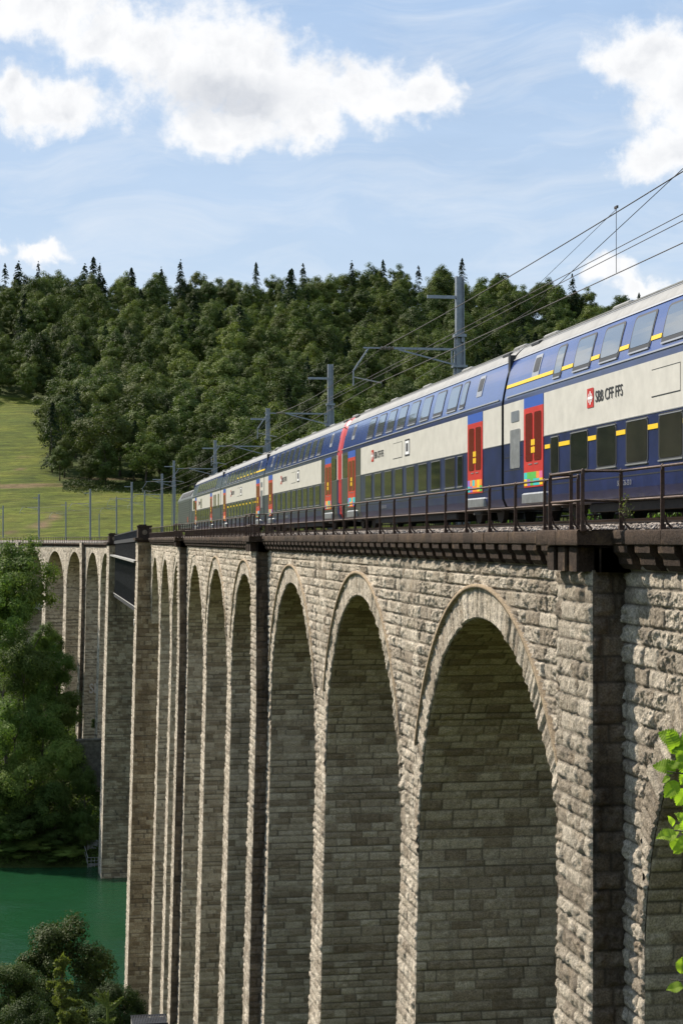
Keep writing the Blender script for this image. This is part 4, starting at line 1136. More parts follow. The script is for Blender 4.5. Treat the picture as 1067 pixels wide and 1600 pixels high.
    # roof fittings, gangway, running gear
    d = MB()
    for yy in (1.2, L*.28, L*.5, L*.72, L-1.8): d.bbox((-.45, yy, 4.80), (.45, yy+1.2, 4.98), .04)
    for x in (-.86, .86): d.beam((x, .3, 4.72), (x, L-.3, 4.72), .03, .03)
    for yy in (1.0, L-1.9): 
        for x in (-1, 1): d.bbox((x*.80-.14, yy, 4.62), (x*.80+.14, yy+.75, 4.70), .02, 1)
    link('roof_fittings', d.mesh('roof_fittings', [M['greyroof'], M['frame']]), body)
    if kind != 'cab_far':
        d = MB(); d.box((-1.22, L-.10, .7), (1.22, L+.10, 4.5)); link('gangway', d.mesh('gangway', M['frame']), body)
    for yy in (3.6, L-3.6):
        o = link('bogie', BOG, body); o.location = (0, yy, 0)
    d = MB(); d.bbox((-1.1, 6.6, .16), (1.1, L-6.6, .38), .05); link('underframe', d.mesh('underframe', M['under']), body)
    if cabs[1] or cabs[0]:
        ye = L-.12 if cabs[1] else .12; sg = 1 if cabs[1] else -1
        d = MB(); d.bbox((-1.0, min(ye, ye+sg*.06), 2.1), (1.0, max(ye, ye+sg*.06), 3.1), .02); link('windscreen', d.mesh('windscreen', M['glass']), body)
        d = MB()
        for x in (-.8, .8): d.tube([(x, ye, .75), (x, ye+sg*.5, .75)], .09, 8); d.tube([(x, ye+sg*.45, .75), (x, ye+sg*.52, .75)], .2, 10)
        link('buffers', d.mesh('buffers', M['under']), body)
    return body
train = empty('passenger_train', (TC, 17.5, RZ), 'long blue and white double-deck passenger train with red doors crossing the viaduct', 'train')
B_ = [0.0, 26.75, 53.45, 80.1, 106.7, 133.4]
coach(train, B_[0], B_[1], 'plain', 'near', 'nearest coach, with yellow first-class stripes')
coach(train, B_[1], B_[2], 'cab_far', ())
coach(train, B_[2], B_[3], 'cab_near', ())
coach(train, B_[3], B_[4], 'plain', 'far', 'farther coach with yellow stripes')
coach(train, B_[4], B_[5], 'low', (), 'low-entry coach with doors near its middle')
# dark gap and red frame of the cab ends
def loco(root, y0, L):
    HWL = [(1.25,.5),(1.45,.62),(1.47,1.2),(1.47,3.25),(1.40,3.42),(1.02,4.02),(.95,4.08),(.5,4.16),(0,4.18)]
    prof = [(-a, z) for a, z in HWL]+[(a, z) for a, z in HWL[-2::-1]]; n = len(prof); b = MB()
    ys = [.25, .6, 1.0, L-1.2, L-.5, L-.1]; ks = [.93, .985, 1, 1, .96, .88]
    for y, k in zip(ys, ks):
        for a, z in prof: b.v.append((a*k, y+(0 if y < 2 else -.25*max(0, z-2)/2*(y > L-1)), .5+(z-.5)*(k*.5+.5)))
    for i in range(len(ys)-1):
        for j in range(n-1): a = i*n+j; b.f.append((a, a+1, a+n+1, a+n)); b.m.append(1 if (prof[j][1]+prof[j+1][1])/2 > 4.03 else 0)
    b.f.append(tuple(range(n))); b.m.append(0); b.f.append(tuple((len(ys)-1)*n+n-1-j for j in range(n))); b.m.append(0)
    body = link('locomotive', b.mesh('locomotive_body', [M['loco'], M['greyroof']]), root); body.location = (0, y0, 0); body['label'] = 'dark grey-green locomotive at the head'
    d = MB()
    for sd_ in (-1, 1):
        z = .8
        while z < 3.2: d.box((min(sd_*1.47, sd_*1.50), 1.3, z), (max(sd_*1.47, sd_*1.50), L-2.6, z+.09)); z += .2
    link('side_ribs', d.mesh('side_ribs', M['loco']), body)
    for sd_ in (-1, 1):
        for i in range(4):
            y = 2.0+i*3.3; d = MB(); P = [(sd_*1.385, y, 3.50), (sd_*1.385, y+2.3, 3.50), (sd_*1.10, y+2.3, 3.94), (sd_*1.10, y, 3.94)]
            d.poly([(p[0]+sd_*.03, p[1], p[2]+.03) for p in P]); link('roof_grille', d.mesh('roof_grille', M['frame']), body)
        d = MB(); d.poly([(sd_*1.478, L-2.2, 2.2), (sd_*1.478, L-1.3, 2.2), (sd_*1.478, L-1.3, 3.05), (sd_*1.478, L-2.2, 3.05)]); link('cab_window', d.mesh('cab_window', M['glass']), body)
        d = MB(); d.poly([(sd_*1.506, 3.2, 1.1), (sd_*1.506, 3.9, 1.1), (sd_*1.506, 3.9, 1.6), (sd_*1.506, 3.2, 1.6)]); link('logo_panel', d.mesh('logo_panel', M['red']), body)
    for y in (3.6, L-4): o = link('bogie', BOG, body); o.location = (0, y, 0)
    d = MB(); d.bbox((-1.2, 6, .2), (1.2, L-6.5, .55), .05); link('underframe', d.mesh('underframe', M['under']), body)
    d = MB(); z0 = 4.2
    for x in (-.6, .6): d.beam((x, 4, z0), (x, 6.2, z0+.25), .05, .05); d.beam((x, 6.2, z0+.25), (x, 4.4, z0+.35), .04, .04)
    d.box((-.9, 4.3, z0+.33), (.9, 4.6, z0+.37)); link('pantograph', d.mesh('pantograph', M['steel_dark']), body)
loco(train, 133.6, 18.4)

# ------------------------------------------------------------------ trees
def leaves(C, Nrm, size, rs, asp=.62):
    n = len(C); a = rs.randn(n, 3); Nn = Nrm/np.maximum(np.linalg.norm(Nrm, axis=1, keepdims=True), 1e-6)
    a = a-Nn*(a*Nn).sum(1, keepdims=True); a /= np.maximum(np.linalg.norm(a, axis=1, keepdims=True), 1e-6); c = np.cross(Nn, a)
    s = (size*(.6+.8*rs.rand(n)))[:, None] if np.isscalar(size) else size[:, None]
    P = np.stack([C-a*s*.5, C+c*s*asp*.5, C+a*s*.5, C-c*s*asp*.5], 1)
    return P.reshape(-1, 3), np.arange(n*4).reshape(n, 4)
def crown_round(seed, H, R, zb, ncl, nl, ls, flat=.9, m='leaf', clr=(.20, .34)):
    """crown mesh: many leaf clumps through the crown volume. base at 0, top at H"""
    rs = np.random.RandomState(seed); cz = (H+zb)/2; hz = (H-zb)/2
    d = rs.randn(ncl, 3); d /= np.linalg.norm(d, axis=1, keepdims=True); r = .45+.47*rs.rand(ncl)**.6
    lob = 1+.14*np.sin(3*np.arctan2(d[:,1], d[:,0])+seed)+.12*np.sin(5*d[:,2]*2+seed*2)
    ctr = d*np.array([R, R, hz])*(r*lob)[:, None]+np.array([0, 0, cz])
    ctr[:, :2] *= np.interp(ctr[:, 2], [zb, zb+.25*(H-zb), zb+.6*(H-zb), H], [.75, 1.02, .95, .70])[:, None]
    cr = R*rs.uniform(clr[0], clr[1], ncl)
    per = np.maximum(1, (nl*(cr**2)/np.sum(cr**2)).astype(int)); idx = np.repeat(np.arange(ncl), per); n = len(idx)
    e = rs.randn(n, 3); e[:, 2] += .35; e /= np.linalg.norm(e, axis=1, keepdims=True)
    rr = .72+.36*rs.rand(n)
    ir = rs.rand(n) < .10; rr = np.where(ir, rs.rand(n)*.72, rr)
    # irregular clump surface
    rr = rr*(1+.25*(fbm(e[:,0]*2.5+idx*3.1, e[:,1]*2.5+e[:,2]*2.5, seed, 2)-.5)*2)
    cd = (ctr-np.array([0, 0, cz]))/np.array([R, R, hz])
    C = ctr[idx]+e*(cr[idx]*rr)[:, None]*np.array([1, 1, flat])
    Nn = e*.65+cd[idx]*.45+rs.randn(n, 3)*.32+np.array([0, 0, .22])
    P, Fc = leaves(C, Nn, ls*(.6+.8*rs.rand(n))*np.where(ir, 2.2, 1.0), rs)  # inner leaves enlarged to block light through the crown
    t = np.clip(rs.rand(ncl)[idx]*.6+rs.rand(n)*.4, 0, 1); A = np.repeat(np.stack([t, t*0, t*0, t*0+1], 1), 4, axis=0)
    return mesh_np('crown', P, Fc, M[m], attr=A)
def crown_conifer(seed, H, R, nl, ls, m='needle', zb=.08, droop=.25):
    rs = np.random.RandomState(seed); n = nl
    tiers = int(H/1.0); tz = np.sort(zb+(1-zb)*rs.rand(tiers*7)**.85)
    C = []; N_ = []; T = []
    per = nl//len(tz)
    for z in tz:
        rad = R*(1-z)**.62*(.65+.6*rs.rand())+.12; an = rs.rand()*6.28
        t = rs.rand(per)**.7; wdt = .16*rad+.15
        x = t*rad; y = (rs.rand(per)-.5)*2*wdt*(1.15-t); zz = z*H-droop*rad*t*t+.10*rad*t+(rs.rand(per)-.5)*.25*ls*2
        C.append(np.stack([x*math.cos(an)-y*math.sin(an), x*math.sin(an)+y*math.cos(an), zz], 1))
        N_.append(rs.randn(per, 3)*.5+np.array([.3*math.cos(an), .3*math.sin(an), .9])); T.append(np.full(per, rs.rand()))
    C = np.concatenate(C); N_ = np.concatenate(N_); t = np.concatenate(T)*.6+rs.rand(len(C))*.4
    P, Fc = leaves(C, N_, ls, rs, .5)
    A = np.repeat(np.stack([t, t*0, t*0, t*0+1], 1), 4, axis=0)
    return mesh_np('crown', P, Fc, M[m], attr=A)
def trunk_mesh(H, r, seed, limbs=7, zb=.3):
    rs = random.Random(seed); b = MB(); pts = [(0,0,-.8)]; x = y = 0
    for i in range(1, 7): x += rs.uniform(-.02,.02)*H; y += rs.uniform(-.02,.02)*H; pts.append((x, y, H*.86*i/6))
    b.tube(pts, [r*1.25, r, r*.85, r*.65, r*.45, r*.28, r*.1], 7)
    for i in range(limbs):
        k = rs.randint(2, 5); p = Vector(pts[k]); an = rs.uniform(0, 6.28); l = H*rs.uniform(.15, .28)
        b.tube([p, p+Vector((math.cos(an)*l*.5, math.sin(an)*l*.5, l*.35)), p+Vector((math.cos(an)*l, math.sin(an)*l, l*.8))], [r*.4, r*.25, r*.07], 5)
    return b.mesh('trunk', M['wood'], True)
def tree(name, crown, trunk, loc, sc, rz, label, cat, group=None):
    r = empty(name, loc, label, cat, group, rz); r.scale = sc if isinstance(sc, tuple) else (sc, sc, sc)
    link('crown', crown, r); link('trunk', trunk, r); return r
FT = [crown_round(1000+i, 22, 6.4+.6*(i % 3), 3 if i % 2 else 5, 52+6*i, 10000, .46, m='leaf', clr=(.17, .31)) for i in range(6)]
FC = [crown_conifer(1100+i, 25+i*2, 5.4+.5*i, 5200, .60, droop=.4) for i in range(3)]
TK = trunk_mesh(22, .38, 1); TKC = trunk_mesh(26, .30, 2, 0)
rs = np.random.RandomState(77)
# forest positions: jittered grid over the hillside
pts = []
yy = 430.0
while yy < 1010:
    st = 10.2+(yy-430)*.0045; xx = -900.0
    while xx < 560:
        x = xx+rs.uniform(-.42, .42)*st; y = yy+rs.uniform(-.42, .42)*st
        d = y*CT+x*ST; X = x*CT-y*ST; px = 533+F*X/d
        if d > 400 and bool(in_forest(px, d-2, x, y)) and -3300 < px < 1200 and d < 985: pts.append((x, y, d, px))
        xx += st
    yy += st
# visibility ordering: trees at the lit front edge first, then by distance, skipping those the train hides
def roofline(px): return 843-(5.4*(px-90)/13.3) if px > 300 else 843
cand = []
for (x, y, d, px) in pts:
    z = float(terr(x, y)); top = HZ-(z+20)/d*F
    vis = top < roofline(px)-6
    cand.append((x, y, z, d, px, vis, top))
cand.sort(key=lambda c: (not c[5] or not 0 < c[4] < 1067, c[3]))
# forest stays sparse at the ridge for single spruces
KINDL = {'edge': 'broadleaf tree at the front edge of the hillside forest, bordering the meadow', 'mid': 'broadleaf tree on the lower hillside forest above the train',
         'spruce': 'dark pointed spruce among broadleaf trees on the lower hillside'}
ORD = ['', 'second ', 'third ', 'fourth ', 'fifth ', 'sixth ', 'seventh ', 'eighth ', 'ninth ', 'tenth ', 'eleventh ', 'twelfth ', 'thirteenth ', 'fourteenth ', 'fifteenth ', 'sixteenth ', 'seventeenth ', 'eighteenth ', 'nineteenth ', 'twentieth ']
def ordw(i): return 'leftmost ' if i == 0 else ORD[min(i, 19)]
LM = [(0,112,'above the bare upper meadow'),(112,200,'over the lower meadow'),(200,300,'above the locomotive'),(300,400,'around the fourth mast'),(400,500,'around the third mast'),(500,610,'around the second mast'),(610,740,'behind the tallest mast'),(740,880,'right of the tallest mast'),(880,1067,'above the nearest coach')]
def landmark(px):
    for a_, b2, t_ in LM:
        if px < b2: return t_
    return LM[-1][2]
nind = 235; k = 0; rest = []; ind = []
for c in cand:
    x, y, z, d, px, vis, top = c
    con = rs.rand() < (.04 if d < 800 else .05); sc = rs.uniform(.62, 1.22)*(1.0 if not con else 1.1)
    e = not bool(in_forest(px, d-16, x, y))
    if e: sc *= .8
    if vis and len(ind) < nind and 0 < px < 1067: ind.append((x, y, z, d, px, sc, con, e))
    else: rest.append((x, y, z-.3, sc, con, d))
ind.sort(key=lambda c: c[4])
cnt = {}
dq = {}
for c in ind: dq.setdefault(landmark(c[4]), []).append(c[3])
for k, (x, y, z, d, px, sc, con, e) in enumerate(ind):
    lm = landmark(px); q = np.searchsorted(np.quantile(dq[lm], [.34, .67]), d); row = ['lowest', 'middle', 'upper'][int(q)]
    key = (lm, row, con, bool(e) and not con); i = cnt.get(key, 0); cnt[key] = i+1
    if con: tree('spruce_tree', FC[k % 3], TKC, (x, y, z-.3), sc, rs.rand()*6.28, f'{ordw(i)}dark spruce in the {row} tree rows {lm}', 'tree', 'spruces in the hillside forest')
    else:
        tree('broadleaf_tree', FT[k % 6], TK, (x, y, z-.3), (sc*rs.uniform(.9,1.2), sc*rs.uniform(.9,1.2), sc), rs.rand()*6.28, f'{ordw(i)}broadleaf tree ' + (f'on the wood\'s open edge, {row} rows {lm}' if e else f'inside the {row} tree rows {lm}'), 'tree', 'forest edge trees by the meadow' if e else 'broadleaf trees of the lower hillside forest')
# a few tall spruces standing out on the skyline
for ki, (px, y_, hh_) in enumerate(sorted(((282,402,1.0),(252,414,.9),(156,408,.9),(60,405,.8),(400,406,.9),(598,402,.95),(549,404,.95),(473,408,.9),(721,400,1.0),(653,412,.9),(8,408,.9),(893,424,.9),(997,454,.9)))):
    d = 940.; p = c2w(px, d); z = float(terr(p.x, p.y)); H = zat(y_, d)-z
    sc = max(.5, H/27.); tree('spruce_tree', FC[(px) % 3], TKC, (p.x, p.y, z), (sc*.75*hh_, sc*.75*hh_, sc*26/(25+2*(px % 3))), px*.7, ordw(ki)[:-1]+' from left of the spruces standing out on the forest skyline' if ki and ki < 20 else ('leftmost' if not ki else ['third', 'second', ''][min(ki-20, 2)]+' rightmost')+' spruce standing out on the forest skyline', 'tree', 'spruces on the forest skyline')
# the rest of the wood: one object, instances of the same crowns
me = bpy.data.meshes.new('woodland'); me.from_pydata([(r[0], r[1], r[2]) for r in rest], [], [])
for nm, tp, vals in (('scl', 'FLOAT', [r[3] for r in rest]), ('rot', 'FLOAT', [float(rs.rand()*6.28) for r in rest]), ('idx', 'INT', [6+int(rs.randint(3)) if r[4] else int(rs.randint(6)) for r in rest])):
    a = me.attributes.new(nm, tp, 'POINT'); a.data.foreach_set('value', vals)
wo_ = link('woodland', me); setp(wo_, 'dense mixed woodland covering the upper hillside', kind='stuff')
ng = bpy.data.node_groups.new('woodland', 'GeometryNodeTree'); ng.interface.new_socket('Geometry', in_out='INPUT', socket_type='NodeSocketGeometry'); ng.interface.new_socket('Geometry', in_out='OUTPUT', socket_type='NodeSocketGeometry')
gi = ng.nodes.new('NodeGroupInput'); go = ng.nodes.new('NodeGroupOutput'); jn = ng.nodes.new('GeometryNodeJoinGeometry')
def named(nm, tp):
    n = ng.nodes.new('GeometryNodeInputNamedAttribute'); n.data_type = tp; n.inputs['Name'].default_value = nm; return n.outputs['Attribute']
idx_s = named('idx', 'INT'); rot_s = named('rot', 'FLOAT'); scl_s = named('scl', 'FLOAT'); cx = ng.nodes.new('ShaderNodeCombineXYZ'); ng.links.new(rot_s, cx.inputs[2])
crowns = {}
for o in bpy.data.objects:
    if o.name.startswith('crown') and o.data in FT+FC and o.data.name not in crowns: crowns[o.data.name] = o
for j, cm in enumerate(FT+FC):
    io = ng.nodes.new('GeometryNodeInstanceOnPoints'); oi = ng.nodes.new('GeometryNodeObjectInfo'); oi.inputs['Object'].default_value = crowns[cm.name]; oi.inputs['As Instance'].default_value = True
    eq = ng.nodes.new('FunctionNodeCompare'); eq.data_type = 'INT'; eq.operation = 'EQUAL'; ng.links.new(idx_s, eq.inputs[2]); eq.inputs[3].default_value = j
    ng.links.new(gi.outputs[0], io.inputs['Points']); ng.links.new(eq.outputs[0], io.inputs['Selection']); ng.links.new(oi.outputs['Geometry'], io.inputs['Instance'])
    ng.links.new(cx.outputs[0], io.inputs['Rotation']); ng.links.new(scl_s, io.inputs['Scale']); ng.links.new(io.outputs[0], jn.inputs[0])
ng.links.new(jn.outputs[0], go.inputs[0]); md = wo_.modifiers.new('woodland', 'NODES'); md.node_group = ng

# far bank trees: (px, distance, top row, width in px)
BT = [crown_round(1200+i, 12, 5.0, 1.2, 52, 17000, .27, m='leaf_bank', clr=(.20,.34)) for i in range(4)]
TKB = trunk_mesh(12, .28, 5)
bank = [(28,318,838,150,'large bright green tree top reaching the distant viaduct deck'),(-15,325,850,130,'bright tree at the left edge just below the distant viaduct'),(10,312,905,120,'dark tree under the bright one at the left edge'),
 (35,306,985,120,'pale green tree at left halfway down the far bank'),(72,330,972,60,'leafy tree below the road bridge behind the far arches'),(60,318,1010,110,'rounded tree in the middle of far bank greenery'),
 (92,312,1008,70,'leafy tree left of the pilaster of the distant viaduct'),(70,305,1070,110,'dark leafed tree in the centre of the far bank'),(20,303,1090,120,'dark tree at the left edge midway down the far bank'),
 (104,308,1075,70,'bright tree below the graffiti pier'),(100,301,1140,90,'tree in front of the dark retaining wall end'),(45,300,1160,120,'broad dark tree low on the far bank'),
 (-5,300,1190,110,'dark tree at lower left edge above the river'),(85,298,1215,100,'dark leafed tree just above the river, left of the river pier'),(130,299,1190,60,'tree beneath the retaining wall beside the river pier'),
 (128,297,1255,60,'dark shrubby tree by the landing stage'),(40,297,1255,110,'wide tree overhanging the river'),(0,297,1270,100,'tree overhanging the river at the left edge'),(95,296.5,1290,80,'low tree drooping over the water near the landing stage'),
 (150,318,1118,24,'small yellow-green tree between the far arches and river pier'),(84,340,985,44,'light green shrub under the first far arch'),
 (70,335,990,50,'pale shrub under the road bridge'),(60,296,1310,100,'lowest dark tree touching the river'),(10,295.5,1318,90,'leftmost low bush leaning over the water line'),(105,295,1322,70,'low bush at the water line beside the landing stage'),(32,295,1330,60,'small dark bush in the water line left of centre'),(80,294.5,1332,60,'small dark bush hanging in the green water'),
 (135,296,1290,40,'narrow bush behind the landing stage')]
for i, (px, d, yt, wpx, lb) in enumerate(bank):
    p = c2w(px, d); z = float(terr(p.x, p.y)); H = max(3.5, zat(yt, d)-z); wd = wpx/F*d
    if z < WATER: z = WATER
    H = min(H, 2.4*wd+3); zt = zat(yt, d); zbm = zt-H
    H = zt-z
    kx = wd/13.2; kz = min(H/12.3, kx*1.1)
    t_ = tree('bank_tree', BT[i % 4], TKB, (p.x, p.y, z-.3), (1, 1, 1), i*1.3, lb, 'tree', 'trees on the far river bank')
    for c_ in t_.children:
        if c_.name.startswith('crown'): c_.scale = (kx, kx, kz); c_.location = (0, 0, H+.3-12.3*kz)
        else: c_.scale = (kx, kx, (H-2*kz)/12.3)
# undergrowth carpet on both banks
def carpet(name, N, dr, pxr, ls, m, label, seed, hmax=1.6):
    rs = np.random.RandomState(seed); d = rs.uniform(dr[0], dr[1], N); px = rs.uniform(pxr[0], pxr[1], N)
    X = (px-533)/F*d; x = X*CT+d*ST; y = d*CT-X*ST; z = terr(x, y)
    cl = fbm(x*.35, y*.35, seed, 3); hgt = np.clip((cl-.35)*4, 0.1, 1)*hmax
    C = np.stack([x, y, z+hgt*rs.rand(N)**.5], 1); P, Fc = leaves(C, rs.randn(N, 3)*.5+np.array([0,-.3,.8]), ls, rs)
    t = np.clip(cl*.8+rs.rand(N)*.4-.2, 0, 1); A = np.repeat(np.stack([t, t*0, t*0, t*0+1], 1), 4, axis=0)
    setp(link(name, mesh_np(name, P, Fc, M[m], attr=A)), label, kind='stuff')
carpet('undergrowth', 90000, (294, 430), (-30, 240), .45, 'leaf_bank', 'green undergrowth covering the far river bank', 3, 1.4)
carpet('undergrowth', 70000, (45, 196), (-60, 330), .22, 'leaf_slope', 'dark undergrowth on the near slope below the viaduct', 4, 1.0)
def grass_fringe():
    rs = np.random.RandomState(8); N = 9000; px = rs.uniform(98, 300, N); e = forest_edge(px); d = e+rs.normal(0, 5.0, N)
    X = (px-533)/F*d; x = X*CT+d*ST; y = d*CT-X*ST; z = terr(x, y)
    C = np.stack([x, y, z+rs.rand(N)*2.6*np.clip((fbm(x*.12, y*.12, 71, 3)-.42)*6, .05, 1)], 1); P, Fc = leaves(C, rs.randn(N, 3)*.5+np.array([0,-.3,.6]), .5, rs); t = rs.rand(N); A = np.repeat(np.stack([t, t*0, t*0, t*0+1], 1), 4, axis=0)
    setp(link('edge_scrub', mesh_np('edge_scrub', P, Fc, M['leaf'], attr=A)), 'low scrub along the forest edge above the meadow', kind='stuff')
grass_fringe()
# trees behind the viaduct on the right, glimpsed under the train
for i, (x, y, H) in enumerate(((30,62,10),(27,75,11),(33,88,13),(26,50,8),(38,100,15),(29,110,16),(35,72,11),(24,95,14),(28,40,6),(24.5,33,4.5))):
    z = float(terr(x, y)); H = max(4, 1.6-z+ (i % 3)*.5)
    tree('bank_tree', BT[i % 4], TKB, (x, y, z), (.8, .8, H/12.3), i*2.1, ordw(i)+'low green tree beyond the viaduct, glimpsed under the coaches', 'tree', 'trees beyond the viaduct seen under the train')
# near slope, bottom left
NB = [crown_round(1300+i, 7, 3.3, .4, 90, 34000, .125, m='leaf_slope', clr=(.14,.26)) for i in range(2)]
TKN = trunk_mesh(7, .16, 9)
for i, (px, d, yt, wpx, lb) in enumerate([(98,92,1432,190,'round-topped dark green tree standing against the green river, bottom left'),(185,80,1520,110,'dark bush beside the foot of the viaduct, right of the round tree'),
     (15,75,1500,170,'dark leafy bush at the bottom left corner'),(40,52,1545,120,'yellow-green leafy bush at the bottom left, nearest the camera'),(140,66,1560,150,'low dark bush at the bottom between spruce and viaduct')]):
    p = c2w(px, d); z = float(terr(p.x, p.y)); H = zat(yt, d)-z; kx = wpx/F*d/6.8
    tree('slope_tree', NB[i % 2], TKN, (p.x, p.y, z-.2), (kx, kx, max(H, 1.5)/7.1), i*2.2+.5, lb, 'tree', 'trees on the near slope')
# pale young spruce in front
def young_spruce(px, d, yt, label, R=1.15, n=60000, pale=True):
    p = c2w(px, d); z = float(terr(p.x, p.y)); H = zat(yt, d)-z
    rs = np.random.RandomState(21); C = []; N_ = []; lev = int(H/.42); b = MB(); b.tube([(0,0,-.3), (0,0,H)], [.05,.008], 6)
    for i in range(lev):
        zz = H*(i+.5)/lev; t = zz/H
        for k in range(6):
            an = rs.rand()*6.28; l = (R*(1-t)+.10)*(.55+.6*rs.rand()); zz = H*(i+.5)/lev+(rs.rand()-.5)*.42; tip = np.array([math.cos(an)*l, math.sin(an)*l, zz+.18*l-.10]); st = np.array([0, 0, zz-.0])
            midp = (tip+st)/2+np.array([0, 0, -.12*l]); b.tube([tuple(st), tuple(midp), tuple(tip)], [.010,.008,.003], 3)
            m_ = int(n*l/(lev*6*R*.6))
            u = rs.rand(m_); q = (1-u)[:,None]**2*st+2*(u*(1-u))[:,None]*midp+(u**2)[:,None]*tip; q = q+rs.randn(m_, 3)*np.array([.022,.022,.028]); q[:, 2] -= rs.rand(m_)*.05
            C.append(q); N_.append(rs.randn(m_, 3))
    C = np.concatenate(C); N_ = np.concatenate(N_); P, Fc = leaves(C, N_, .12, rs, .30); t = rs.rand(len(C)); A = np.repeat(np.stack([t, t*0, t*0, t*0+1], 1), 4, axis=0)
    r = empty('young_spruce', (p.x, p.y, z), label, 'tree', None); link('crown', mesh_np('crown', P, Fc, M['needle_pale'], attr=A), r); link('trunk', b.mesh('trunk', M['wood']), r)
young_spruce(97, 40, 1492, 'pale green young spruce with drooping twigs, bottom left')
# thin sapling with long bare shoots
p = c2w(168, 30); z = float(terr(p.x, p.y)); r = empty('spruce_sapling', (p.x, p.y, z), 'thin bare-shooted sapling with few long pale twigs, bottom left of the piers', 'tree')
zt = zat(1545, 30)-z; b = MB(); l = MB(); rr = random.Random(3)
Xr = Vector((CT, -ST, 0))
def shoot(a, c_, rad):
    a = Vector(a); c_ = Vector(c_); b.tube([a, a.lerp(c_, .5)+Vector((0,0,-.02)), c_], [rad*2.4, rad*2.2, rad*1.3], 6)
    for i in range(60):
        q = a.lerp(c_, rr.random()); e = Vector((rr.gauss(0,1), rr.gauss(0,1), rr.gauss(0,1)+.4)).normalized()*.05; f = (c_-a).normalized()*.012
        l.poly([q-f, q+e, q+f])
top = zt-.1
shoot((0,0,0), (0,0,top-.05), .014)
for dx, dz0, dz1 in ((-.21,-.22,.10),(-.34,-.20,-.0),(.30,-.24,-.04),(.27,-.32,-.10),(-.17,-.50,-.44),(.16,-.5,-.42),(-.06,-.20,.02),(.02,-.3,.06),(-.2,-.7,-.62),(.22,-.75,-.6)):
    shoot((0,0,top+dz0), tuple(Xr*dx*.95+Vector((0,0,top+dz1))), .008)
link('stem', b.mesh('stem', M['needle_pale']), r); link('needles', l.mesh('needles', M['needle_pale']), r)
# small grating-topped chamber at the foot of the frame
p = c2w(233, 58, zat(1592, 58)); r = empty('inspection_chamber', (p.x, p.y, p.z-2.5), 'dark iron grating on a low concrete chamber at the bottom edge', 'chamber')
b = MB(); b.bbox((-.60,-.5,0), (.60,.5,2.42), .03); link('concrete_box', b.mesh('concrete_box', M['concrete']), r)
b = MB()
for i in range(22): b.box((-.60+i*.055,-.52,2.43), (-.575+i*.055,.52,2.49))
b.box((-.62,-.55,2.43), (.62,-.52,2.5)); b.box((-.62,.52,2.43), (.62,.55,2.5)); link('grating', b.mesh('grating', M['steel_dark']), r)

# far bank structures
p = c2w(143, 302); r = empty('retaining_wall', (p.x, p.y, -44), 'dark concrete retaining wall among greenery left of the river pier', 'wall')
b = MB(); b.bbox((-2.6,-.5,0), (3.4,.5,zat(1157, 302)+44), .1); o = link('wall_face', b.mesh('wall_face', M['mossy']), r); 
b = MB(); b.bbox((-2.8,-.6,zat(1157, 302)+44.01), (3.6,.6,zat(1157, 302)+44.3), .06); link('wall_cap', b.mesh('wall_cap', M['mossy']), r)
p = c2w(146, 294); r = empty('landing_stage', (p.x, p.y, WATER), 'white-railed landing steps at the water beside the river pier', 'landing stage')
b = MB(); b.bbox((-.9,0,-2), (1.0,3,.5), .05); b.bbox((-1.2,2.2,-2), (.8,4,4.2), .1); link('quay_wall', b.mesh('quay_wall', M['concrete']), r)
b = MB()
for x in (-1.0,-.4,.2,.8): b.beam((x,-.1,0), (x,-.1,1.7), .07, .07)
for z in (.6,1.1,1.7): b.beam((-1.0,-.1,z), (.8,-.1,z), .06, .06)
b.beam((-1.0,-.1,1.7), (-1.5,1.5,3.5), .07, .07); b.beam((-1.0,-.1,.6), (-1.5,1.5,2.4), .07, .07)
link('railing', b.mesh('railing', M['steel_pale']), r)
for k in range(1):
    A = c2w(30, 372, zat(948, 372)); Bp = c2w(112, 372, zat(950, 372)); r = empty('road_bridge', A, 'pale concrete road bridge edge glimpsed through the leftmost far arch', 'bridge')
    b = MB(); b.beam(Vector((0,0,0)), Bp-A, 5, .7); link('deck', b.mesh('deck', M['concrete']), r)
    b = MB(); off = Vector((.4,-2.4,.75)); b.beam(off, Bp-A+off, .12, .8); link('parapet', b.mesh('parapet', M['steel_pale']), r)

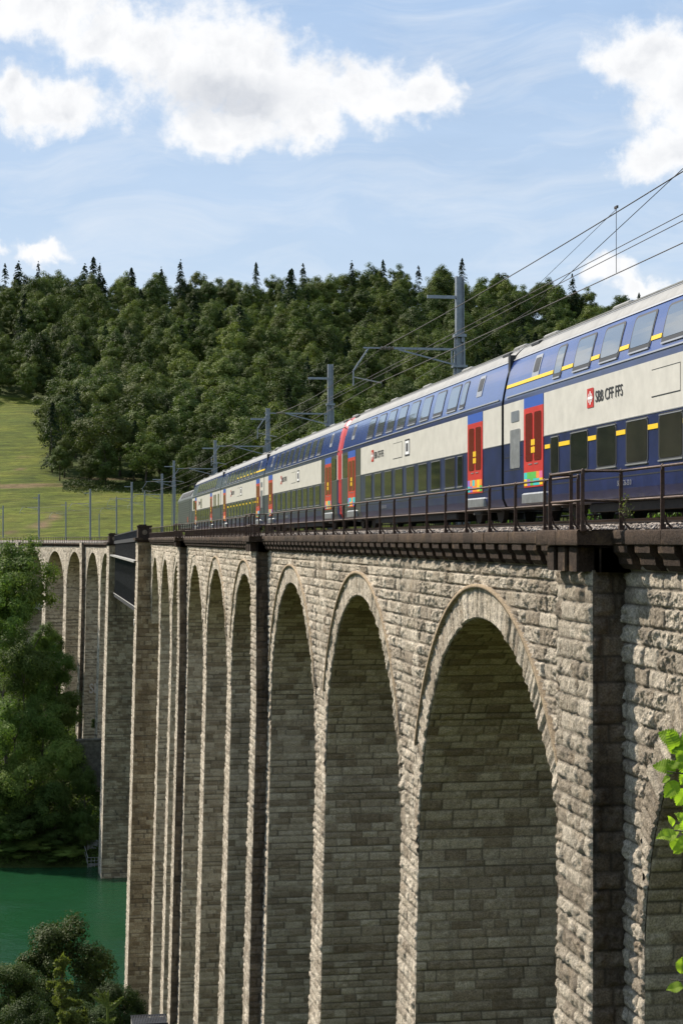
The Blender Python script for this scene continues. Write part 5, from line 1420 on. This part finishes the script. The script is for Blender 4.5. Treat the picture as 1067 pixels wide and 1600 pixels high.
# hazel branches reaching in from the right, close to the camera
def hazel():
    base = c2w(1330, 8.2); gz = float(terr(base.x, base.y)); root = empty('hazel_bush', (base.x, base.y, gz), 'bright green serrated-leaf hazel bush reaching in at the right edge', 'bush'); L = Vector(root.location)
    rs = random.Random(12); b = MB()
    b.tube([Vector((0,0,-.2)), Vector((.05,0,1.2)), Vector((0,.1,2.2))], [.03,.022,.01], 7)
    link('stem', b.mesh('stem', M['wood']), root)
    def leafgeo(l, c, dirv, nrm, s):
        d_ = dirv.normalized(); n_ = (nrm-d_*nrm.dot(d_)).normalized(); sd_ = d_.cross(n_)
        prof = [(0,0),(.06,.22),(.16,.34),(.30,.43),(.45,.46),(.60,.42),(.74,.33),(.86,.20),(.94,.09),(1.0,0)]
        # serrated outline: teeth between profile stations, folded along midrib, pleated veins
        mid = []; Lf = []; Rt = []
        N = 22
        for i in range(N+1):
            t = i/N; wv_ = float(np.interp(t, [p_[0] for p_ in prof], [p_[1] for p_ in prof]))*(1+(.20 if i % 2 else -.12)); 
            cur = -.38*t*t+.05*math.sin(t*9+s*90); pl = .003 if i % 2 else -.002
            mid.append(c+d_*s*t+n_*s*cur)
            Lf.append(c+d_*s*(t+.03*(i % 2))+sd_*s*wv_*.86+n_*s*(cur+.45*wv_-.55*wv_*wv_+pl)); Rt.append(c+d_*s*(t+.03*(i % 2))-sd_*s*wv_*.86+n_*s*(cur+.45*wv_-.55*wv_*wv_+pl))
        for i in range(N):
            for E in (Lf, Rt):
                h0 = mid[i].lerp(E[i], .5)+n_*s*(.012 if i % 2 else -.006); h1 = mid[i+1].lerp(E[i+1], .5)+n_*s*(.012 if (i+1) % 2 else -.006)
                l.poly([mid[i], h0, h1, mid[i+1]]); l.poly([h0, E[i], E[i+1], h1])
    camR = Vector((CT,-ST,0)); camF = Vector((ST,CT,0)); up = Vector((0,0,1))
    for (d, tipx, tipy, specs) in (
        (8.0, 1040, 1205, [(1050,1160,-.9,.5,46),(1046,1178,-.2,.9,50),(1045,1205,-.7,.3,48),(1055,1190,.3,-.6,52),(1050,1222,-.7,-.5,42),(1062,1235,-.4,-.8,44),(1060,1160,.4,.8,40),(1070,1215,.6,-.2,46),(1040,1232,-.2,-1,22),(1064,1252,-.2,-1,22),(1058,1172,-.5,.2,34),(1064,1198,-.3,.8,30),(1060,1224,.2,.4,32),(1066,1180,-.9,-.3,30),(1036,1212,-.9,-.4,20),(1064,1166,.1,-.9,34),(1052,1200,-.8,.5,30),(1066,1208,-.5,-.8,34),(1060,1186,-.6,.7,30)]),
        (7.6, 1028, 1295, [(1045,1300,-1,.12,40),(1040,1292,-.2,.9,26),(1060,1305,.1,.9,38),(1050,1308,-.5,-.8,34),(1060,1300,.6,-.4,44),(1056,1325,-.6,-.3,24),(1070,1322,.4,-.7,36),(1068,1290,.5,.5,34),(1044,1318,.2,-.9,22),(1064,1290,-.6,.7,34),(1066,1312,-.8,-.2,34),(1054,1296,-.7,-.5,28)]),
        (7.2, 1045, 1530, [(1056,1536,-1,.05,34),(1052,1522,.2,.9,34),(1062,1538,.8,-.4,40),(1060,1520,.7,.6,38),(1070,1545,.2,-.9,34)])):
        S0 = c2w(1300, d+.4, zat(tipy+60, d)); Tp = c2w(tipx, d, zat(tipy, d)); Md = c2w(1110, d+.1, zat(tipy+12, d))
        b = MB(); b.tube([S0-L, Md-L, c2w(1066, d, zat(tipy+4, d))-L, Tp-L], [.012,.006,.004,.002], 5); br = link('branch', b.mesh('branch', M['wood']), root)
        l = MB()
        for (px, y, dx, dy, sz_) in specs:
            c = c2w(px, d+rs.uniform(-.08,.08), zat(y, d)); dv = camR*dx+up*dy+camF*rs.uniform(-.35,.35); nv = (-camF*rs.uniform(.5,1)+up*rs.uniform(.4,1.0)+camR*rs.uniform(-.5,.5))
            leafgeo(l, c-L+camR*(10/F*d), dv, nv, sz_*.74/F*d)
        me = l.mesh('leaves', M['leaf_near']); a = me.attributes.new('st', 'FLOAT_COLOR', 'POINT')
        v = np.ones((len(me.vertices), 4), dtype=np.float32)*.6; v[:, 0] = .1+.85*np.repeat(np.random.RandomState(3).rand(len(v)//(22*4*4)+1), 22*4*4)[:len(v)]; a.data.foreach_set('color', v.ravel())
        link('leaves', me, br)
hazel()
